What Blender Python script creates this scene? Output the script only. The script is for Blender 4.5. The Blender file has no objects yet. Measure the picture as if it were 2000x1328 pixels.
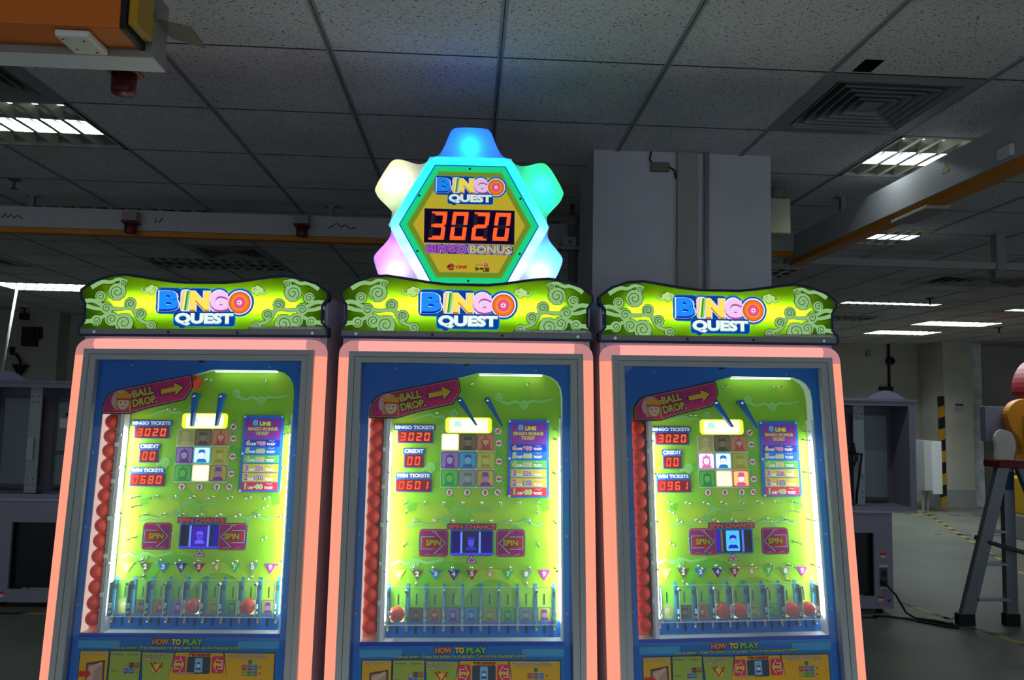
import bpy, bmesh, math, random
from mathutils import Vector, Matrix
PI = math.pi
random.seed(7)
SC = bpy.context.scene
COL = SC.collection
# ---------------------------------------------------------------- camera
PITCH, YAW, ROLL, FPX = .0852, .0521, .0208, 1518.67
_f = Vector((math.sin(YAW)*math.cos(PITCH), math.cos(YAW)*math.cos(PITCH), math.sin(PITCH)))
_r = Vector((math.cos(YAW), -math.sin(YAW), 0)); _u = _r.cross(_f)
_r2 = _r*math.cos(ROLL)+_u*math.sin(ROLL); _u2 = -_r*math.sin(ROLL)+_u*math.cos(ROLL)
cam = bpy.data.cameras.new('camera'); cam.sensor_width = 36; cam.lens = FPX/2000*36; cam.clip_start = .05; cam.clip_end = 80
camo = bpy.data.objects.new('camera', cam); COL.objects.link(camo)
M = Matrix.Identity(4)
for k in range(3):
    M[k][0], M[k][1], M[k][2] = _r2[k], _u2[k], -_f[k]
M[2][3] = 1.5
camo.matrix_world = M
SC.camera = camo
# ---------------------------------------------------------------- world, exposure
W = bpy.data.worlds.new('world'); SC.world = W; W.use_nodes = True
W.node_tree.nodes['Background'].inputs[0].default_value = (.74, .83, 1, 1)
W.node_tree.nodes['Background'].inputs[1].default_value = .98
SC.view_settings.view_transform = 'Standard'; SC.view_settings.look = 'None'
SC.view_settings.exposure = 0; SC.view_settings.gamma = 1
SC.cycles.max_bounces = 6; SC.cycles.transparent_max_bounces = 16
SC.cycles.sample_clamp_indirect = 4; SC.cycles.use_denoising = True
LANE_W = 14.0           # watts per metre of lit tube
TUBE_POWER = 14.0      # emission of a lit ceiling tube
FIELD_LED = 41.0      # LED strips inside the machines
# ---------------------------------------------------------------- helpers
def lin(h):
    h = h.lstrip('#'); c = [int(h[i:i+2], 16)/255 for i in (0, 2, 4)]
    return tuple(x/12.92 if x <= .04045 else ((x+.055)/1.055)**2.4 for x in c)+(1,)
_mats = {}
def mat(h, rough=.55, metal=0., spec=.3, name=None):
    key = (h, rough, metal, spec)
    if key in _mats: return _mats[key]
    m = bpy.data.materials.new(name or 'paint_'+h.strip('#')); m.use_nodes = True
    b = m.node_tree.nodes['Principled BSDF']
    b.inputs['Base Color'].default_value = lin(h); b.inputs['Roughness'].default_value = rough
    b.inputs['Metallic'].default_value = metal; b.inputs['Specular IOR Level'].default_value = spec
    _mats[key] = m; return m
def glow(h, k=1.):
    key = ('glow', h, k)
    if key in _mats: return _mats[key]
    m = bpy.data.materials.new('lit_'+h.strip('#')); m.use_nodes = True; nt = m.node_tree
    nt.nodes.clear(); e = nt.nodes.new('ShaderNodeEmission'); o = nt.nodes.new('ShaderNodeOutputMaterial')
    e.inputs[0].default_value = lin(h); e.inputs[1].default_value = k
    nt.links.new(e.outputs[0], o.inputs[0]); _mats[key] = m; return m
def trans(h, k=.8):
    key = ('trans', h)
    if key in _mats: return _mats[key]
    m = bpy.data.materials.new('backlit_acrylic_'+h.strip('#')); m.use_nodes = True; nt = m.node_tree
    nt.nodes.clear(); t = nt.nodes.new('ShaderNodeBsdfTranslucent'); d = nt.nodes.new('ShaderNodeBsdfDiffuse')
    mx = nt.nodes.new('ShaderNodeMixShader'); o = nt.nodes.new('ShaderNodeOutputMaterial')
    t.inputs[0].default_value = lin(h); d.inputs[0].default_value = lin(h); mx.inputs[0].default_value = k
    nt.links.new(d.outputs[0], mx.inputs[1]); nt.links.new(t.outputs[0], mx.inputs[2]); nt.links.new(mx.outputs[0], o.inputs[0])
    _mats[key] = m; return m
def clear(name, tint='#ffffff', fac=.06):
    key = ('clear', name)
    if key in _mats: return _mats[key]
    m = bpy.data.materials.new(name); m.use_nodes = True; nt = m.node_tree; nt.nodes.clear()
    t = nt.nodes.new('ShaderNodeBsdfTransparent'); g = nt.nodes.new('ShaderNodeBsdfGlossy'); g.inputs['Roughness'].default_value = .03
    fr = nt.nodes.new('ShaderNodeFresnel'); fr.inputs[0].default_value = 1.45
    mx = nt.nodes.new('ShaderNodeMixShader'); o = nt.nodes.new('ShaderNodeOutputMaterial')
    t.inputs[0].default_value = lin(tint)
    nt.links.new(fr.outputs[0], mx.inputs[0]); nt.links.new(t.outputs[0], mx.inputs[1]); nt.links.new(g.outputs[0], mx.inputs[2])
    nt.links.new(mx.outputs[0], o.inputs[0]); _mats[key] = m; return m
def noisy(name, h1, h2, scale=3, rough=.6, spec=.3, detail=4, lo=.4, hi=.6, bump=0, metal=0):
    m = bpy.data.materials.new(name); m.use_nodes = True; nt = m.node_tree; b = nt.nodes['Principled BSDF']
    tc = nt.nodes.new('ShaderNodeTexCoord'); n = nt.nodes.new('ShaderNodeTexNoise'); r = nt.nodes.new('ShaderNodeValToRGB')
    n.inputs['Scale'].default_value = scale; n.inputs['Detail'].default_value = detail
    r.color_ramp.elements[0].position = lo; r.color_ramp.elements[1].position = hi
    r.color_ramp.elements[0].color = lin(h1); r.color_ramp.elements[1].color = lin(h2)
    nt.links.new(tc.outputs['Object'], n.inputs['Vector']); nt.links.new(n.outputs['Fac'], r.inputs[0]); nt.links.new(r.outputs[0], b.inputs['Base Color'])
    b.inputs['Roughness'].default_value = rough; b.inputs['Specular IOR Level'].default_value = spec; b.inputs['Metallic'].default_value = metal
    if bump:
        bp = nt.nodes.new('ShaderNodeBump'); bp.inputs['Strength'].default_value = bump; nt.links.new(n.outputs['Fac'], bp.inputs['Height']); nt.links.new(bp.outputs[0], b.inputs['Normal'])
    return m
class MB:
    """collects shapes, builds one mesh object"""
    def __init__(s): s.v = []; s.f = []; s.m = []; s.mats = []; s.sm = []
    def mi(s, m):
        if m not in s.mats: s.mats.append(m)
        return s.mats.index(m)
    def add(s, v, f, m, smooth=False):
        o = len(s.v); s.v += [tuple(p) for p in v]; k = s.mi(m)
        for q in f: s.f.append([i+o for i in q]); s.m.append(k); s.sm.append(smooth)
    def box(s, a, b, m, T=None):
        x0, y0, z0 = a; x1, y1, z1 = b
        v = [(x0, y0, z0), (x1, y0, z0), (x1, y1, z0), (x0, y1, z0), (x0, y0, z1), (x1, y0, z1), (x1, y1, z1), (x0, y1, z1)]
        if T: v = [T(*p) for p in v]
        s.add(v, [(0, 3, 2, 1), (4, 5, 6, 7), (0, 1, 5, 4), (1, 2, 6, 5), (2, 3, 7, 6), (3, 0, 4, 7)], m)
    def rbox(s, a, b, m, r=.004, T=None):
        bm = bmesh.new(); bmesh.ops.create_cube(bm, size=1)
        for v in bm.verts: v.co = Vector([(a[k]+b[k])/2+v.co[k]*(b[k]-a[k]) for k in range(3)])
        bmesh.ops.bevel(bm, geom=bm.edges[:], offset=r, segments=2, affect='EDGES', profile=.5)
        v = [tuple(p.co) for p in bm.verts]; f = [[q.index for q in p.verts] for p in bm.faces]; bm.free()
        if T: v = [T(*p) for p in v]
        s.add(v, f, m)
    def prism(s, pts, T0, T1, m, side=None, cap0=True, cap1=True):
        n = len(pts); v = [T0(*p) for p in pts]+[T1(*p) for p in pts]
        f = [(i, (i+1) % n, n+(i+1) % n, n+i) for i in range(n)]
        s.add(v, f, side or m)
        if cap0: s.add(v[:n], [list(range(n))], m)
        if cap1: s.add(v[n:], [list(range(n))], m)
    def tube(s, path, r, m, n=8, caps=True, smooth=True):
        P = [Vector(p) for p in path]; rings = []
        rr = r if isinstance(r, (list, tuple)) else [r]*len(P)
        up = None
        for i, p in enumerate(P):
            d = (P[min(i+1, len(P)-1)]-P[max(i-1, 0)]).normalized()
            if up is None:
                up = Vector((0, 0, 1)) if abs(d.z) < .9 else Vector((1, 0, 0))
            a = d.cross(up).normalized(); b = a.cross(d).normalized(); up = b
            rings.append([p+(a*math.cos(2*PI*k/n)+b*math.sin(2*PI*k/n))*rr[i] for k in range(n)])
        v = [q for R_ in rings for q in R_]
        f = [(i*n+k, i*n+(k+1) % n, (i+1)*n+(k+1) % n, (i+1)*n+k) for i in range(len(P)-1) for k in range(n)]
        if caps: f += [list(range(n))[::-1], [(len(P)-1)*n+k for k in range(n)]]
        s.add(v, f, m, smooth)
    def lathe(s, prof, c, m, n=20, axis='z', smooth=True):
        v = []
        for r, h in prof:
            for k in range(n):
                x, y = r*math.cos(2*PI*k/n), r*math.sin(2*PI*k/n)
                p = {'z': (x, y, h), 'y': (x, h, y), 'x': (h, x, y)}[axis]
                v.append((p[0]+c[0], p[1]+c[1], p[2]+c[2]))
        L = len(prof)
        f = [(i*n+k, i*n+(k+1) % n, (i+1)*n+(k+1) % n, (i+1)*n+k) for i in range(L-1) for k in range(n)]
        f += [list(range(n))[::-1], [(L-1)*n+k for k in range(n)]]
        s.add(v, f, m, smooth)
    def build(s, name, parent=None, loc=(0, 0, 0)):
        me = bpy.data.meshes.new(name); me.from_pydata(s.v, [], s.f)
        for m in s.mats: me.materials.append(m)
        me.polygons.foreach_set('material_index', s.m); me.polygons.foreach_set('use_smooth', s.sm)
        bm = bmesh.new(); bm.from_mesh(me); bmesh.ops.recalc_face_normals(bm, faces=bm.faces[:]); bm.to_mesh(me); bm.free()
        me.update()
        o = bpy.data.objects.new(name, me); COL.objects.link(o); o.location = loc
        if parent: o.parent = parent
        return o
def use(name, me, parent, loc=(0, 0, 0)):
    o = bpy.data.objects.new(name, me); COL.objects.link(o); o.location = loc; o.parent = parent; return o
def empty(name, loc=(0, 0, 0), rot=(0, 0, 0), parent=None):
    o = bpy.data.objects.new(name, None); COL.objects.link(o); o.location = loc; o.rotation_euler = rot; o.empty_display_size = .1
    if parent: o.parent = parent
    return o
def tag(o, label=None, cat=None, group=None, kind=None):
    if label: o['label'] = label
    if cat: o['category'] = cat
    if group: o['group'] = group
    if kind: o['kind'] = kind
    return o
def lamp(name, loc, col, power, r=.02, parent=None, kind='POINT', size=None, rot=(0, 0, 0)):
    l = bpy.data.lights.new(name, kind); l.color = lin(col)[:3]; l.energy = power
    if kind == 'AREA': l.shape = 'RECTANGLE'; l.size, l.size_y = size
    else: l.shadow_soft_size = r
    o = bpy.data.objects.new(name, l); COL.objects.link(o); o.location = loc; o.rotation_euler = rot
    if parent: o.parent = parent
    return o
# ---- flat artwork: printed shapes on a board, in board coordinates
_glyph = {}
def glyph(body, off):
    key = (body, round(off, 4))
    if key in _glyph: return _glyph[key]
    c = bpy.data.curves.new('t', 'FONT'); c.body = body; c.size = 1; c.offset = off; c.resolution_u = 3; c.fill_mode = 'FRONT'
    o = bpy.data.objects.new('t', c); COL.objects.link(o); dg = bpy.context.evaluated_depsgraph_get(); dg.update()
    me = bpy.data.meshes.new_from_object(o.evaluated_get(dg))
    v = [(p.co.x, p.co.y) for p in me.vertices]; f = [list(p.vertices) for p in me.polygons]
    bpy.data.objects.remove(o); bpy.data.curves.remove(c); bpy.data.meshes.remove(me)
    _glyph[key] = (v, f); return _glyph[key]
class Art(MB):
    def __init__(s, T, dl=.0004):
        MB.__init__(s); s.dl = dl; s.n = 0; s.T = lambda u, v, h: T(u, v, h+4e-6*(s.n % 50))   # T(u, v, height above the board)
    def poly(s, pts, m, L=1): s.n += 1; s.add([s.T(u, v, L*s.dl) for u, v in pts], [list(range(len(pts)))], m)
    def rect(s, a, b, m, L=1, r=0):
        if r <= 0: return s.poly([a, (b[0], a[1]), b, (a[0], b[1])], m, L)
        s.poly(rrect(a, b, r), m, L)
    def disc(s, c, r, m, L=1, n=20, ry=None): s.poly([(c[0]+r*math.cos(2*PI*k/n), c[1]+(ry or r)*math.sin(2*PI*k/n)) for k in range(n)], m, L)
    def ribbon(s, pts, w, m, L=1, closed=False):
        P = [Vector(p) for p in pts]; n = len(P); a = []; b = []; s.n += 1
        for i, p in enumerate(P):
            q0 = P[(i-1) % n] if closed or i > 0 else p; q1 = P[(i+1) % n] if closed or i < n-1 else p
            d = (q1-q0); d = d.normalized() if d.length > 0 else Vector((1, 0)); nn = Vector((-d.y, d.x))
            ww = (w[i] if isinstance(w, (list, tuple)) else w)/2
            a.append(p+nn*ww); b.append(p-nn*ww)
        v = [s.T(q.x, q.y, L*s.dl) for q in a+b]
        f = [(i, i+1, n+i+1, n+i) for i in range(n-1)]
        if closed: f.append((n-1, 0, n, 2*n-1))
        s.add(v, f, m)
    def text(s, body, a, b, m, L=1, grow=0., shift=(0, 0), slant=0., rot=0., base=.012):
        v0, _ = glyph(body, base)
        if not v0: return
        x0 = min(p[0] for p in v0); x1 = max(p[0] for p in v0); y0 = min(p[1] for p in v0); y1 = max(p[1] for p in v0)
        sx = (b[0]-a[0])/(x1-x0); sy = (b[1]-a[1])/(y1-y0); s.n += 1
        if sx > 1.35*sy and body == '1': k = ((b[0]-a[0])-(x1-x0)*sy)/2; a = (a[0]+k, a[1]); b = (b[0]-k, b[1]); sx = sy
        v, f = glyph(body, base+grow/max(1e-6, (sx+sy)/2))
        cx, cy = (a[0]+b[0])/2, (a[1]+b[1])/2; c, sn = math.cos(rot), math.sin(rot); out = []
        for x, y in v:
            px = a[0]+(x-x0)*sx+shift[0]-cx; py = a[1]+(y-y0)*sy+shift[1]-cy; px += slant*py
            out.append(s.T(cx+px*c-py*sn, cy+px*sn+py*c, L*s.dl))
        s.add(out, f, m)
def rrect(a, b, r, n=4):
    pts = []
    for cx, cy, t0 in ((b[0]-r, b[1]-r, 0), (a[0]+r, b[1]-r, 90), (a[0]+r, a[1]+r, 180), (b[0]-r, a[1]+r, 270)):
        for k in range(n+1):
            t = math.radians(t0+90*k/n); pts.append((cx+r*math.cos(t), cy+r*math.sin(t)))
    return pts
def chaikin(p, it=2):
    for _ in range(it):
        q = []
        for i in range(len(p)):
            a, b = p[i], p[(i+1) % len(p)]
            q += [(a[0]*.75+b[0]*.25, a[1]*.75+b[1]*.25), (a[0]*.25+b[0]*.75, a[1]*.25+b[1]*.75)]
        p = q
    return p
def inset(p, d):
    n = len(p); out = []; area = sum(p[i][0]*p[(i+1) % n][1]-p[(i+1) % n][0]*p[i][1] for i in range(n)); sg = 1 if area > 0 else -1
    for i in range(n):
        a, b, c = Vector(p[i-1]), Vector(p[i]), Vector(p[(i+1) % n])
        e1 = (b-a).normalized(); e2 = (c-b).normalized(); n1 = Vector((-e1.y, e1.x)); n2 = Vector((-e2.y, e2.x)); nn = (n1+n2)
        nn = nn.normalized() if nn.length > 1e-6 else n1; k = d/max(.45, nn.dot(n1)); q = b+nn*k*sg; out.append((q.x, q.y))
    return out
def spiral(cx, cy, r0, turns, a0, dirn=1, n=16, hexa=True):
    pts = []
    for k in range(n+1):
        t = k/n; a = a0+dirn*turns*2*PI*t; r = r0*(1-.82*t); pts.append((cx+r*math.cos(a), cy+r*math.sin(a)))
    return pts
WHITE = mat('#f2f2f2', .45)
# 7-segment digits
SEG = {'0': 'abcdef', '1': 'bc', '2': 'abged', '3': 'abgcd', '4': 'fgbc', '5': 'afgcd', '6': 'afgedc', '7': 'abc', '8': 'abcdefg', '9': 'abcdfg'}
def digits(A, txt, a, b, on, off, L=2, slant=.14, fill=.64):
    n = len(txt); cw = (b[0]-a[0])/n; h = (b[1]-a[1])
    for i, ch in enumerate(txt):
        w = cw*fill; x0 = a[0]+i*cw+cw*(1-fill)/2; y0 = a[1]; t = w*.25
        def R(x, y): return (x0+x+slant*(y-h/2), y0+y)
        hs = {'a': h, 'g': h/2+t/2, 'd': t}
        for k, yt in hs.items():
            yb = yt-t; m = on if k in SEG[ch] else off
            if m: A.poly([R(t*.35, yb if k != 'a' else yb+0), R(w-t*.35, yb), R(w-t*.35 if k == 'g' else w, yt), R(t*.35 if k == 'g' else 0, yt)] if k == 'a' else [R(0 if k == 'd' else t*.35, yb), R(w if k == 'd' else w-t*.35, yb), R(w-t*.35, yt), R(t*.35, yt)], m, L)
        for k, (x, ya, yb) in {'f': (0, h/2+t*.3, h-t*.5), 'e': (0, t*.5, h/2-t*.3), 'b': (w-t, h/2+t*.3, h-t*.5), 'c': (w-t, t*.5, h/2-t*.3)}.items():
            m = on if k in SEG[ch] else off
            if m: A.poly([R(x, ya), R(x+t, ya), R(x+t, yb), R(x, yb)], m, L+(.1))
# ---------------------------------------------------------------- the logo lettering
def logo(A, a, b, L=2, k=1.0, lit=True):
    """BINGO over QUEST inside the box a..b (695 x 320 units)"""
    W_, H_ = b[0]-a[0], b[1]-a[1]
    X = lambda x: a[0]+(x-600)/700*W_; Y = lambda y: b[1]-(y-140)/325*H_
    u = W_/700
    G = (lambda h, q=1.: glow(h, q*k)) if lit else (lambda h, q=1.: mat(h))
    let = [('B', 622, 762, 168, 325), ('I', 786, 838, 168, 320), ('N', 846, 985, 170, 325), ('G', 990, 1122, 172, 328), ('O', 1128, 1288, 172, 340)]
    blue, rim = G('#0c48a8', .8), G('#19a0d8', .9)
    for ch, x0, x1, y0, y1 in let:
        for g, m, l in ((26, rim, 0), (20, blue, 1), (11, G('#f4e6ff', .95), 2)):
            if ch == 'O': A.disc((X((x0+x1)/2), Y((y0+y1)/2)), ((x1-x0)/2+g)*u, m, L+l, 28)
            elif ch == 'G': A.disc((X((x0+x1)/2), Y((y0+y1)/2)), ((x1-x0)/2+g)*u, m, L+l, 28, ry=((y1-y0)/2+g)*u)
            elif l == 2 and ch in 'BN':
                A.text(ch, (X(x0+6), Y(y1-16)), (X(x1-4), Y(y0+4)), m, L+l, grow=15*u, shift=(0, -6*u), base=.03)
            else: A.rect((X(x0-g), Y(y1+g)), (X(x1+g), Y(y0-g)), m, L+l, r=(g+14)*u)
    qa, qb = (X(745), Y(432)), (X(1164), Y(342))
    A.rect((X(728), Y(446)), (X(1182), Y(326)), rim, L+1, r=22*u)
    A.rect((X(734), Y(441)), (X(1176), Y(328)), blue, L+2, r=18*u)
    A.disc((X(795), Y(432)), 26*u, blue, L+2)
    cols = {'B': ('#1c90ff', '#0a1fb0'), 'N': ('#ffe45c', '#d08a14'), 'G': ('#f8c8f4', '#b84fb0')}
    for ch, x0, x1, y0, y1 in let:
        if ch in 'BNG':
            bx = ((X(x0+6), Y(y1-16)), (X(x1-4), Y(y0+4)))
            A.text(ch, *bx, G(cols[ch][1], .9), L+3, grow=6*u, shift=(0, -12*u), base=.03)
            A.text(ch, *bx, G(cols[ch][0], 1.05), L+4, grow=5*u, base=.03)
        elif ch == 'I':
            for j, cc in enumerate(('#f0d860', '#fff6b0', '#2a9a48', '#8fd84a')):
                q = x0+j*13; A.poly([(X(q-8), Y(y1)), (X(q+5), Y(y1)), (X(q+21), Y(y0)), (X(q+8), Y(y0))], G(cc), L+4)
        else:
            c = (X((x0+x1)/2), Y((y0+y1)/2+2))
            for r, cc, l in ((80, '#c23a50', 3), (74, '#f47a20', 4), (56, '#ff9a2a', 5), (44, '#f0508a', 6), (22, '#ff8fb8', 7), (13, '#ffffff', 8), (6, '#20306a', 9)): A.disc(c, r*u, G(cc), L+l, 28)
    A.text('QUEST', qa, qb, G('#7aa8c8', .9), L+4, grow=4*u, shift=(0, -5*u), base=.03)
    A.text('QUEST', qa, qb, G('#eefff6', 1.0), L+5, grow=3*u, base=.03)
# ---------------------------------------------------------------- swirl clouds
CL_SW = [  # (cx, cy, r, start angle, direction) in marquee half coordinates from the left edge
    (.055, .118, .022, 3.6, -1), (.115, .135, .034, 4.2, -1), (.165, .092, .024, 4.0, -1), (.08, .075, .024, .4, 1),
    (.045, .03, .022, 3.8, 1), (.10, .035, .027, 4.4, -1), (.205, .055, .022, 4.2, -1), (.145, .022, .036, 4.2, -1), (.135, .168, .016, 5.2, 1), (.245, .012, .020, 3.6, 1)]
def soft(p):
    for _ in range(2):
        q = [p[0]]
        for a, b in zip(p, p[1:]): q += [(a[0]*.75+b[0]*.25, a[1]*.75+b[1]*.25), (a[0]*.25+b[0]*.75, a[1]*.25+b[1]*.75)]
        p = q+[p[-1]]
    return p
def clouds_corner(A, sx, x0, z0, fill, line, L):
    X = lambda p: (x0+sx*p[0], z0+p[1])
    branches = [[(0, .10), (.03, .105), (.07, .08), (.12, .07), (.16, .078), (.20, .06)], [(0, .025), (.04, .03), (.09, .055), (.13, .04), (.17, .05)],
                [(.02, .150), (.06, .175), (.09, .168), (.115, .185), (.15, .175)], [(.18, .07), (.2, .03), (.235, .02)], [(0, .085), (.05, .07), (.1, .075)]]
    branches = [soft(b_) for b_ in branches]; wd = lambda br, w: [w*(1-.45*i/len(br)) for i in range(len(br))]
    for br in branches:
        A.ribbon([X(p) for p in br], wd(br, .021), line, L)
    for cx, cy, r, a0, d in CL_SW: A.disc(X((cx, cy)), r*1.02, line, L, 10)
    for br in branches: A.ribbon([X(p) for p in br], wd(br, .0165), fill, L+1)
    for cx, cy, r, a0, d in CL_SW: A.disc(X((cx, cy)), r*1.02-.0022, fill, L+1, 10)
    for cx, cy, r, a0, d in CL_SW: A.ribbon([X(p) for p in spiral(cx, cy, r*.74, 1.5, a0, d)], .0028, line, L+2)
def little_cloud(A, sx, cx, cz, k, fill, line, L):
    X = lambda x, z: (cx+sx*x*k, cz+z*k)
    for (g, m, l) in ((.0015, line, L), (0, fill, L+1)):
        for x, z, r in ((-.018, .003, .012), (-.004, .009, .011), (.008, .001, .012), (-.006, -.008, .011)): A.disc(X(x, z), (r+g)*k, m, l, 12)
        A.ribbon([X(*p) for p in ((.008, -.004), (.022, -.010), (.034, -.004), (.036, .012))], [(.010+2*g)*k, (.009+2*g)*k, (.006+2*g)*k, (.002+2*g)*k], m, l)
    A.ribbon([X(*p) for p in spiral(-.016, .003, .008, 1.1, 0)], .0014*k, line, L+2)
def field_cloud(A, pts, sw, w, fill, line, L):
    A.ribbon(pts, [w*1.0+.002]*len(pts), line, L); A.ribbon(pts, w, fill, L+1)
    for cx, cy, r in sw:
        A.disc((cx, cy), r+.001, line, L, 8); A.disc((cx, cy), r, fill, L+1, 8); A.ribbon(spiral(cx, cy, r*.75, 1.2, 2), .0018, line, L+2)
# plain cartoon heads for the nine tiles
def head(A, c, r, hair, skin, line, style, L):
    x, y = c; S = lambda a, b: (x+a*r, y+b*r)
    A.poly([S(-.75, -1), S(-.6, -.62), S(-.2, -.45), S(.2, -.45), S(.6, -.62), S(.75, -1)], hair, L)
    if style in (1, 2): A.disc(S(0, -.1), .62*r, hair, L, 16, ry=.66*r)
    A.disc(S(0, .02), .46*r, line, L+1, 16, ry=.56*r); A.disc(S(0, 0), .42*r, skin, L+2, 16, ry=.52*r)
    if style == 0: A.poly([S(-.5, .25), S(-.42, .7), S(0, .82), S(.42, .7), S(.5, .25), S(0, .4)], hair, L+3)
    if style == 1: A.poly([S(-.5, .2), S(-.5, .62), S(-.2, .66), S(0, .95), S(.2, .66), S(.5, .62), S(.5, .2), S(0, .42)], hair, L+3)
    if style == 2: A.rect(S(-.46, .3), S(.46, .46), line, L+3); A.disc(S(0, .74), .18*r, hair, L+3, 10); A.disc(S(-.3, -.42), .2*r, hair, L+3, 10); A.disc(S(.3, -.42), .2*r, hair, L+3, 10)
    if style == 3: A.poly([S(-.5, .3), S(-.55, .85), S(-.25, .6), S(0, .8), S(.25, .6), S(.55, .85), S(.5, .3)], hair, L+3)
    if style == 4: A.rect(S(-.42, .3), S(.42, .85), hair, L+3); A.rect(S(-.55, .26), S(.55, .38), line, L+3)
    for sx in (-1, 1): A.disc(S(.17*sx, .04), .06*r, line, L+3, 8)
    A.rect(S(-.13, -.26), S(.13, -.2), line, L+3)
TILE = [('#a8a060', '#c8c070', 0), ('#7a6238', '#3c3428', 3), ('#c08050', '#a83428', 2), ('#9a80c8', '#5a2a98', 1), ('#48a0d8', '#1458a8', 0), ('#b8b84a', '#a09018', 3), ('#58b848', '#148848', 1), ('#8a9498', '#606a70', 3), ('#c0b030', '#7a2898', 4)]
def tile(A, a, b, idx, L, lit=None):
    bg, dk, st = TILE[idx]; r = .006; w = b[0]-a[0]
    line = mat('#4a3a38'); c = ((a[0]+b[0])/2, (a[1]+b[1])/2)
    if lit:
        A.rect(a, b, glow(lit[0], lit[2]), L, r=r*w/.06); k = .003*w/.06
        A.rect((a[0]+k, a[1]+k), (b[0]-k, b[1]-k), glow(lit[1], lit[3]), L+1, r=r*w/.06)
        if lit[4]: head(A, c, w*.42, glow(lit[4], 1.), glow('#f8fcff', 1.1), glow(lit[4], .9), st, L+2)
    else:
        A.rect(a, b, mat(dk), L, r=r*w/.06); k = .0028*w/.06
        A.rect((a[0]+k, a[1]+k), (b[0]-k, b[1]-k), mat(bg), L+1, r=r*w/.06)
        head(A, (c[0], c[1]), w*.42, mat(dk), mat({0: '#b8b088', 1: '#8a8060', 2: '#d8a898', 3: '#c8b0e0', 4: '#8ac0e8', 5: '#c8c868', 6: '#78c858', 7: '#a8b0b4', 8: '#b890c0'}[idx]), mat(dk), st, L+2)
# ---------------------------------------------------------------- the bingo machines
TILT = .097; cT, sT = math.cos(TILT), math.sin(TILT)
def P(u, s, off=0.): return (u, s*sT+off, .5+s*cT)
def board(off): return lambda u, s, h: (u, s*sT+off-h*cT, .5+s*cT+h*sT*0)
def slab(B, pts, o0, o1, m, side=None): B.prism(pts, lambda u, s: P(u, s, o0), lambda u, s: P(u, s, o1), m, side)
def pbox(B, u0, s0, u1, s1, o0, o1, m): slab(B, [(u0, s0), (u1, s0), (u1, s1), (u0, s1)], o0, o1, m)
SHELL = mat('#cdc9d6', .35, 0, .4); GREYFR = mat('#a9aeaa', .45, 0, .4); DARKN = mat('#10204a', .4); CHROME = mat('#d8dcdc', .22, 1.)
BEZEL = mat('#0a6ec8', .4); BEZEL2 = mat('#0a3f9c', .4)
MARQ = [(-0.452, 1.904), (-0.408, 1.936), (-0.345, 1.958), (-0.289, 1.962), (-0.238, 1.955), (-0.13, 1.939), (-0.072, 1.934), (0.074, 1.934), (0.137, 1.941), (0.24, 1.957), (0.292, 1.961), (0.343, 1.954), (0.408, 1.933), (0.450, 1.902), (.453, 1.878), (0.433, 1.852), (0.433, 1.789), (0.453, 1.770), (0.453, 1.742), (.446, 1.736), (-0.446, 1.736), (-0.453, 1.742), (-0.453, 1.769), (-0.434, 1.788), (-0.434, 1.854), (-0.453, 1.879)][::-1]
HOLE = [(-.341, .213), (-.341, 1.0), (-.30, 1.04), (-.018, 1.104), (.04, 1.120), (.272, 1.118), (.300, 1.110), (.322, 1.094), (.336, 1.070), (.341, 1.035), (.341, .213)]
SIGN = [(-.338, .957), (-.336, .99), (-.328, 1.015), (-.314, 1.033), (-.296, 1.045), (-.033, 1.102), (-.026, 1.096), (-.019, 1.055), (-.044, 1.009), (-.170, .979), (-.239, .957)]
PEGS = [(-.204, .664), (-.138, .664), (-.072, .664), (-.006, .664), (.060, .664), (.126, .664), (.192, .664), (.258, .664), (-.2, .633), (.255, .633),
        (-.171, .602), (-.105, .602), (-.039, .602), (.027, .602), (.093, .602), (.160, .602), (.226, .602), (-.203, .523), (.257, .523), (-.262, .605), (.314, .602), (-.266, .443), (.318, .442),
        (-.171, .444), (-.105, .443), (-.039, .443), (.027, .443), (.093, .443), (.160, .443), (.227, .443), (-.161, .391), (.218, .391), (-.267, .885), (.317, .888), (-.263, .77), (.314, .77), (.02, 1.085), (.22, 1.083), (-.105, .978), (.318, .92)]
PK = [-.223+.0628*k for k in range(9)]
DV = [-.2545+.0630*k for k in range(10)]
_C = {}
def shared(key, name, parent, fn):
    """build a part once, later machines reuse its mesh"""
    if key in _C: return use(name, _C[key], parent)
    B = fn(); o = B.build(name, parent); _C[key] = o.data; return o
def b_cabinet():
    B = MB()
    for sx in (-1, 1):
        prof = [(-.05, 0), P(0, -.42, 0)[1:], P(0, 1.205, 0)[1:], (.125, 1.735), (.125, 1.893), (.78, 1.893), (.78, 0)]
        B.prism(prof, lambda y, z: (sx*.444, y, z), lambda y, z: (sx*.424, y, z), SHELL)
    B.box((-.424, .125, 1.712), (.424, .145, 1.893), SHELL); B.box((-.424, .145, 1.875), (.424, .78, 1.893), SHELL)
    B.box((-.424, .76, 0), (.424, .78, 1.875), SHELL); B.box((-.424, -.05, .02), (.424, .3, .1), SHELL)
    pbox(B, -.424, 1.195, .424, 1.245, -.003, .02, SHELL)
    return B
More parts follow.
